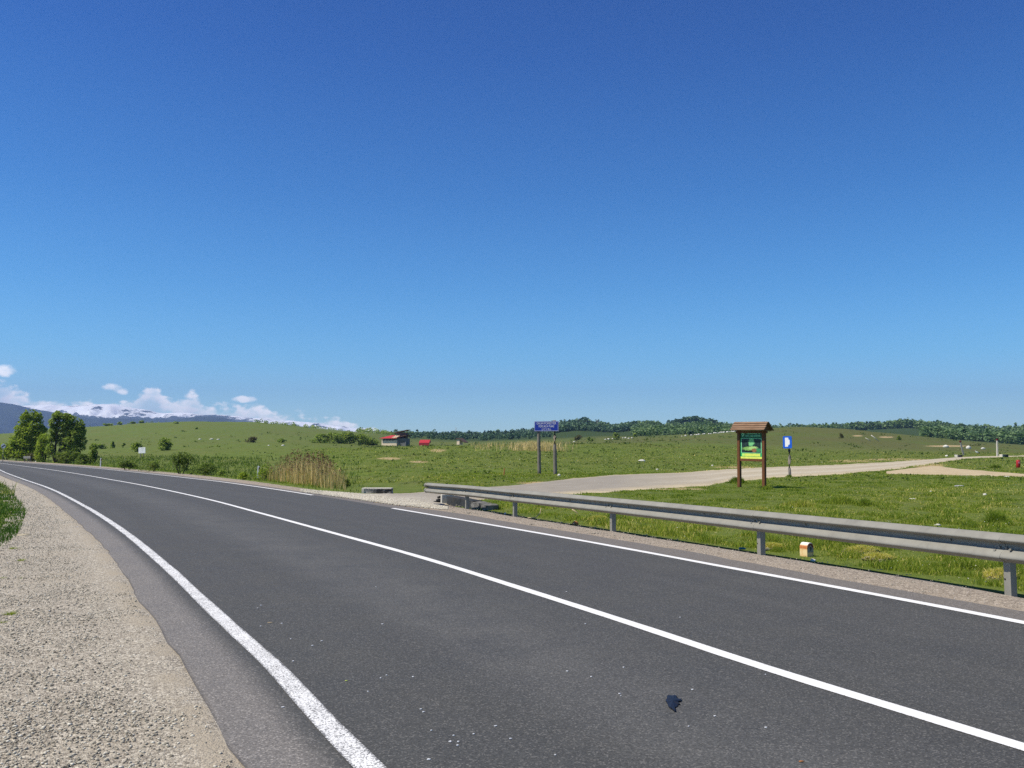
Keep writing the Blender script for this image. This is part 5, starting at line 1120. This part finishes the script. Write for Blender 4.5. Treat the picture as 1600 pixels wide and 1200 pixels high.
# red roof slope rises to the back, front eave low
bm = bmesh.new(); zf_, zr_ = 8.4 * k, 13.2 * k
vs = [bm.verts.new(v) for v in ((X(592.5) * k, -1.0, zf_), (X(622) * k, -1.0, zf_ - .1 * k), (X(622) * k, 3.6, zr_), (X(604) * k, 3.6, zr_), (X(592.5) * k, -1.0, zf_ + .55 * k), (X(622) * k, -1.0, zf_ + .45 * k), (X(622) * k, 3.6, zr_ + .5 * k), (X(604) * k, 3.6, zr_ + .5 * k))]
for f in ((0, 3, 2, 1), (4, 5, 6, 7), (0, 1, 5, 4), (1, 2, 6, 5), (2, 3, 7, 6), (3, 0, 4, 7)): bm.faces.new([vs[i] for i in f])
rf = bm_obj('roof', bm, M_ROOFR, root)
bm = bmesh.new(); vs = [bm.verts.new(v) for v in ((X(613) * k, -.8, zf_ + .95 * k), (X(621.6) * k, -.8, zf_ + .95 * k), (X(621.6) * k, 3.0, zr_ + .5 * k), (X(613) * k, 3.0, zr_ + .5 * k))]; bm.faces.new(vs); bmesh.ops.solidify(bm, geom=bm.faces[:], thickness=.12); bm_obj('white_panel', bm, M_CREAM, rf)
slab('roof', (X(622.3), 9.4), (X(638), 12.8), -.5, 4.4, .8, M_BROWN2); slab('roof', (X(612), 16.8), (X(635), 21.2), 1.8, 5.0, .9, M_BROWN2)
for q, wpx in ((624.4, 1.6), (627.4, 2.0), (630.2, 1.4), (632.6, 1.4)):
    o = wb('window', X(q - wpx / 2), X(q + wpx / 2), .52, .66, 1.4, 5.8, M_GLASS, w2)
for q in (597.5, 604, 609, 614.5): wb('bracket', X(q - .4), X(q + .4), -.4, -.04, 4.8, 7.6, M_GREY, w1)
Y = 400.0; g = col_at(663, Y); k = Y / F; z0 = H + (YH - 697.2) * k; root = empty('shed', (g[0], Y, z0), -.06); tag(root, 'low shed with bright red roof right of the house', 'shed')
bm = bmesh.new(); box(bm, (0, 3, -.5), (14 * k, 4.4, 1.8)); bm_obj('wall', bm, M_CREAM, root)
bm = bmesh.new(); prism(bm, [(-.4, 1.3), (3, 1.4 + 4.6 * k), (5.4, 1.6), (5.4, 1.8), (3, 1.62 + 4.6 * k), (-.4, 1.52)], -8 * k, 8 * k, 'x'); o = bm_obj('roof', bm, M_ROOFR, root)
for v in o.data.vertices:
    if v.co.z < 1.5: v.co.z -= 1.0
Y = 380.0; g = col_at(718.5, Y); k = Y / F; z0 = H + (YH - 691.5) * k; root = empty('cabin', (g[0], Y, z0), -.5); tag(root, 'tiny cream cabin with dark lean roof on the rise left of the road sign', 'cabin')
bm = bmesh.new(); box(bm, (-3.2 * k, 1.4, 2 * k - .3), (5 * k, 2.6, 6.2 * k + .6)); bm_obj('wall', bm, M_CREAM, root)
bm = bmesh.new(); prism(bm, [(-7.6 * k, 4.9 * k), (-5.6 * k, 6.8 * k), (-1 * k, 7.0 * k), (9.5 * k, .2 * k), (8.6 * k, -.4 * k), (-.6 * k, 5.6 * k)], -.3, 3.0, 'y'); bm_obj('roof', bm, M_BROWN, root)
for px, Y, top, lab in ((933, 1000.0, 656, 'thin distant mast above the wooded hill'), (712.5, 900.0, 667.5, 'faint thin mast above the wood left of the road sign')):
    g = col_at(px, Y); bm = bmesh.new(); hM = H + (YH - top) / F * Y - g[2]; tube(bm, [(0, 0, -1), (0, 0, hM)], [.28, .2], 6); o = bm_obj('mast', bm, M_STONE_G); o.location = g; tag(o, lab, 'mast', 'distant masts')

# ------------------------------------------------------------------ stork
a = at(1527, 710.2); k = a[1] / F
root = empty('stork', (a[0], a[1], a[2] + .02)); tag(root, 'white stork with black wing tips feeding in the meadow beside the track', 'stork')
def skin_mesh(name, verts, edges, radii, mat, parent, sub=2):
    me = bpy.data.meshes.new(name); me.from_pydata(verts, edges, []); o = link(name, me, None, parent); m = o.modifiers.new('s', 'SKIN'); o.modifiers.new('u', 'SUBSURF').levels = sub
    for i, r in enumerate(radii): d_ = me.skin_vertices[0].data[i]; d_.radius = (r, r); d_.use_root = i == 0
    dg = bpy.context.evaluated_depsgraph_get(); nm = bpy.data.meshes.new_from_object(o.evaluated_get(dg)); o.modifiers.clear(); o.data = nm; bpy.data.meshes.remove(me); nm.name = name; nm.materials.clear(); nm.materials.append(mat); return o
skin_mesh('body', [(0, 0, .42), (-.16, 0, .50), (-.26, 0, .58), (-.30, 0, .70), (-.33, 0, .78), (-.40, 0, .79), (.18, 0, .36), (.34, 0, .30)], [(0, 1), (1, 2), (2, 3), (3, 4), (4, 5), (0, 6), (6, 7)], [.135, .12, .065, .042, .052, .04, .11, .04], M_WHITE, root)
bm = bmesh.new(); tube(bm, [(-.43, 0, .785), (-.62, 0, .73)], [.022, .006], 7); bm_obj('beak', bm, plain('orange_beak', (.60, .10, .03)), root)
for sy in (-1, 1):
    skin_mesh('wing', [(-.02, sy * .12, .42), (.2, sy * .12, .36), (.46, sy * .06, .26)], [(0, 1), (1, 2)], [.05, .06, .03], M_BLACK, root, 1)
    bm = bmesh.new(); tube(bm, [(.04, sy * .05, .34), (.07, sy * .05, .17), (.03, sy * .05, -.02)], [.018, .016, .014], 6); tube(bm, [(.03, sy * .05, 0), (-.07, sy * .05, -.01)], [.014, .008], 6); bm_obj('leg', bm, plain('red_leg', (.45, .08, .04)), root)

# ------------------------------------------------------------------ loose stones, mounds, litter
def rock(name, label, px, py, wpx, hpx, mat, group, cat, sub=2, seed=None, dead=None):
    a = at(px, py) if dead is None else col_at(px, dead); k = a[1] / F; rg = np.random.default_rng(int(px * 13 + py)); V, Fc = ico(sub)
    nrm = V * (1 + .5 * (fbm(V[:, 0:1] * 1.5 + 5 + px, V[:, 1:2] * 1.5 + V[:, 2:3] + 7, 3, 3) - .5) + .10 * rg.normal(0, 1, (len(V), 1)))
    V = nrm * np.array([wpx * k / 2, wpx * k / 2 * .7, hpx * k * .6]) + np.array([0, 0, hpx * k * .22])
    o = link(name, np_mesh(name, V, Fc), mat); o.location = a; tag(o, label, cat, group); return o
for q in [('round white stone at the foot of the right sign post', 873.5, 744, 5, 4), ('flat white stone on the meadow right of the road sign', 1003, 720.5, 11, 3), ('small pale stone just above the track', 1027, 734, 4, 2), ('small white stone on the meadow left of the info board', 1113, 728.5, 3.5, 2.5), ('white stone near the upper track edge', 1479, 713, 4.5, 3),
          ('tiny pale stone in the open right meadow', 1454, 768, 3.5, 1.5), ('pale stone in the right meadow with dark foot', 1539, 774, 6, 4), ('flat white stone at the sandy path', 1574, 746, 8, 2.5), ('long flat white stone in the middle of the right meadow', 1427, 780, 13, 1.8), ('white stone right above the guardrail', 1465, 822, 11, 4), ('white stone in the grass below the guardrail near the headwall', 789, 803.5, 4, 3.2),
          ('pale boulder left of the leaning concrete post', 1478, 698, 9, 4.5), ('large white boulder behind the two concrete posts', 1513.5, 700, 8, 6), ('pale boulder between the concrete posts', 1536, 701, 7, 4), ('white rubble beside the tussock left of the guardrail', 1503, 876.5, 7, 3), ('low tan stone on the gravel by the grass patch', 38, 837, 24, 3.5), ('white stone on the verge beside the short barrier', 56, 721.8, 2.5, 2), ('pale stone beside the kilometre stone', 1270, 877, 9, 5)]:
    rock('stone', q[0], q[1], q[2], q[3], q[4], M_TANROCK if 'tan stone' in q[0] else M_ROCK, 'loose pale stones', 'stone')
for i, (x, y) in enumerate([(480, 280), (540, 268), (640, 262), (700, 240), (730, 240), (765, 238), (830, 234), (855, 231), (930, 229), (965, 224), (1020, 212), (1045, 205), (1090, 190), (1120, 203), (1150, 183), (1165, 172), (1185, 192), (1240, 182), (1270, 200), (1310, 180), (1345, 187), (1357, 165), (1395, 182)]):
    px, py = 1020 + x / 10.67, 660 + y / 10.67 + .6
    rock('white_rock', 'white rock in the row along the hill crest left of the info board', px, py, [3.0, 3.8, 5.2][i % 3], [1.7, 2.2, 2.6][(i * 2) % 3], M_ROCK, 'row of white rocks on the crest', 'rock', 1, dead=405.0 + (i % 4) * 4)
for i, x in enumerate((897, 946, 951, 957, 973, 977, 982, 987, 962, 950)):
    rock('pale_rock', 'pale rock on the brown slope beyond the blue road sign', x, 688, 4.2, 1.8, M_ROCK, 'pale rocks on the brown slope', 'rock', 1, dead=445.0 + (i * 7) % 40)
for i, (px, d, w) in enumerate(((313, 400, 5), (331, 398, 6), (342, 394, 6), (421, 250, 4), (332, 402, 5), (443, 240, 6))):
    rock('pale_rock', ['pale rock at the left of the group on the green hill', 'pale rock in the middle of the group on the green hill', 'low pale rock at the right of the group on the green hill', 'small pale rock beside the green shrub top', 'pale rock behind the middle one on the green hill', 'flat pale rock behind the reeds'][i], px, 690, w, 2.2, M_ROCK, 'pale rocks on the green hill', 'rock', 1, dead=d)
def m_mound(N):
    p = N.obj(); n = N.noise(p, 14, 5, .75); k = N.noise(p, 5, 3, .6); return {'Base Color': N.mix(N.mapr(k, .42, .62), N.ramp(n, [(.3, (.28, .24, .15)), (.7, (.52, .46, .32))]), (.16, .19, .06)), 'Normal': N.bump(n, 1, .06)}
M_MOUND = material('dry_mound', m_mound, rough=1)
for q in [('pale dry mound of earth right of the kilometre stone', 1346, 866, 50, 10), ('lower dry mound just right of the pale one', 1372, 876, 46, 8), ('dry mound half hidden behind the nearest post', 1563, 908, 50, 15), ('small dry mound left of the kilometre stone', 1206, 860, 30, 8), ('small dry mound near the third post', 935, 814, 26, 6)]:
    o = rock('earth_mound', q[0], q[1], q[2], q[3], q[4] * 1.25, M_MOUND, 'dry mounds in the grass', 'mound', 4)
    k = o.location.y / F; rg = np.random.default_rng(int(q[1])); n = 1500; a = rg.uniform(0, 6.283, n); r = rg.uniform(0, 1, n) ** .6; R_ = q[3] * k / 2
    P = np.c_[np.cos(a) * r * R_ * 1.05, np.sin(a) * r * R_ * .75, np.sqrt(np.maximum(0, 1 - r ** 2)) * q[4] * k * .75 + q[4] * k * .25]
    blades('dry_grass', P, rg.uniform(.03, .09, n), np.full(n, .009), np.clip(.97 + .06 * rg.uniform(-2.5, 1, n), 0, 1), .9, M_BLADE, None, None, o)
# fallen sticks and twigs
for px, py, d, pts, r, lab, mt in ((1366, 699, 300.0, [(-1.2, 0, 2.2), (0, 0, 1.2), (1.4, 0, .1)], .16, 'thin pale leaning stick on the right hillside', M_CONC), (1356, 699, 300.0, [(-1, 0, 1.2), (0, 0, .6), (.8, 0, .05)], .13, 'pale broken stick left of the leaning one', M_CONC), (838, 812, None, [(-.22, .1, .04), (-.02, 0, .05), (.1, .08, .16), (.13, .1, .3)], .012, 'curved pale twig in the grass under the rail', M_TAN), (900, 809, None, [(-.1, .06, .22), (.0, .02, .16), (.1, -.02, .05)], .016, 'pale bent twig in the grass above an orange scrap', M_TAN)):
    a = at(px, py) if d is None else col_at(px, d); bm = bmesh.new(); tube(bm, pts, [r] * (len(pts) - 1) + [r * .6], 6); o = bm_obj('stick', bm, mt); o.location = a; tag(o, lab, 'stick')
rock('orange_scrap', 'crumpled orange brown scrap in the grass under the rail', 899, 820, 10, 6, M_ORANGE, None, 'litter')
a = at(1160, 860.5); bm = bmesh.new(); tube(bm, [(-.06, 0, .022), (.03, 0, .022), (.045, 0, .022), (.065, 0, .022)], [.020, .020, .011, .009], 10); o = bm_obj('plastic_bottle', bm, M_TEAL); o.location = a + np.array([0, 0, .015]); o.rotation_euler = (0, 0, -.3); tag(o, 'teal plastic bottle lying in the grass under the rail', 'bottle')
rock('litter_heap', 'small heap of black and white litter in the right meadow', 1499, 760, 14, 2.4, material('litter', m_conc((.06, .06, .06), (.8, .8, .8)), rough=.6), None, 'litter')
# dark scrap lying on the road
OUT = [(760, 395), (690, 380), (600, 385), (540, 380), (470, 385), (440, 420), (455, 470), (405, 500), (400, 545), (430, 570), (470, 660), (490, 710), (560, 775), (600, 790), (640, 830), (680, 860), (720, 855), (660, 810), (630, 760), (640, 740), (720, 725), (800, 660), (740, 655), (730, 640), (860, 640), (800, 590), (785, 560), (860, 545), (905, 470), (840, 485), (740, 460), (730, 430)]
c0 = on_road(1020 + 620 / 20, 1070 + 590 / 20); bm = bmesh.new(); vs = []
for x, y in OUT: q = on_road(1020 + x / 20, 1070 + y / 20); vs.append((q[0] - c0[0], q[1] - c0[1]))
top = [bm.verts.new((x, y, .006 + .010 * vnoise(np.array([x * 60.]), np.array([y * 60.]), 2)[0])) for x, y in vs]; ctr = bm.verts.new((0, 0, .020)); bot = [bm.verts.new((x, y, .0045)) for x, y in vs]
for i in range(len(vs)): j = (i + 1) % len(vs); bm.faces.new((top[i], top[j], ctr)); bm.faces.new((top[j], top[i], bot[i], bot[j]))
o = bm_obj('dark_scrap', bm, M_NAVY); o.location = (c0[0], c0[1], 0); tag(o, 'dark blue black ragged scrap lying on the asphalt', 'litter')
# pale flakes and dry leaves on the asphalt
C2 = lambda x, y: (400 + x / 4, 900 + y / 4)
C3 = lambda x, y: (800 + x / 4, 900 + y / 4)
FL = [C2(*q) for q in ((30, 185), (10, 202), (160, 298), (30, 315), (218, 395), (410, 408), (790, 302), (700, 724), (815, 622), (778, 640), (980, 632), (1030, 835), (1048, 852), (1095, 968), (1235, 1000), (1215, 1038), (1265, 1038), (1258, 1062), (1360, 990), (1590, 1020), (1080, 1150), (750, 68), (232, 534), (350, 437), (168, 822), (1498, 940))] + [C3(*q) for q in ((340, 100), (672, 738), (680, 751), (1128, 712), (1268, 878), (1105, 942), (1585, 618), (1585, 950), (495, 632), (345, 597), (458, 300), (698, 573), (1050, 260), (270, 1122))]
for i, (px, py) in enumerate(FL):
    p_ = on_road(px, py); rg_ = random.Random(i); bm = bmesh.new(); n_ = 6; r = rg_.uniform(.0035, .0065) * (1.0 + .06 * p_[1]); ring = [bm.verts.new((math.cos(t) * r * rg_.uniform(.7, 1.5), math.sin(t) * r * rg_.uniform(.6, 1.1), .006)) for t in [2 * math.pi * q / n_ for q in range(n_)]]
    f_ = bm.faces.new(ring); e_ = bmesh.ops.extrude_face_region(bm, geom=[f_])
    for v in [g_ for g_ in e_['geom'] if isinstance(g_, bmesh.types.BMVert)]: v.co.z = .002; 
    o = bm_obj('white_flake', bm, M_WHITE); o.location = p_; tag(o, 'tiny white flake lying on the dark asphalt', 'flake', 'white flakes on the asphalt')
for px, py, sx, lab, mt in ((422, 973.5, .045, 'dry tan leaf on the asphalt near the left edge line', M_TAN), (541, 1064.5, .016, 'tiny yellowish petal on the asphalt near the left edge line', M_YEL), (1252, 1191, .022, 'tiny orange petal at the bottom of the picture', M_ORANGE)):
    p_ = on_road(px, py); bm = bmesh.new(); ol = [(-1, 0), (-.4, .45), (.3, .4), (.8, .1), (1.3, .02), (.8, -.1), (.2, -.35), (-.5, -.4)]; prism(bm, [(x * sx * .6, y * sx * .6) for x, y in ol], .003, .007, 'z'); o = bm_obj('dry_leaf', bm, mt); o.location = p_; tag(o, lab, 'leaf')

# ------------------------------------------------------------------ haze
HAZE = 8.2e-5
hm = bpy.data.materials.new('haze'); hm.use_nodes = True; nt = hm.node_tree; nt.nodes.clear()
vo = nt.nodes.new('ShaderNodeVolumePrincipled'); vo.inputs['Color'].default_value = (.40, .58, 1.0, 1); vo.inputs['Density'].default_value = HAZE; vo.inputs['Anisotropy'].default_value = 0.1
ou = nt.nodes.new('ShaderNodeOutputMaterial'); nt.links.new(vo.outputs[0], ou.inputs['Volume'])
try: hm.cycles.homogeneous_volume = True
except Exception: pass
bm = bmesh.new(); box(bm, (0, 6000, 480), (31000, 16000, 1140)); o = bm_obj('haze', bm, hm); tag(o, 'thin blue distance haze', 'haze', None, 'stuff')
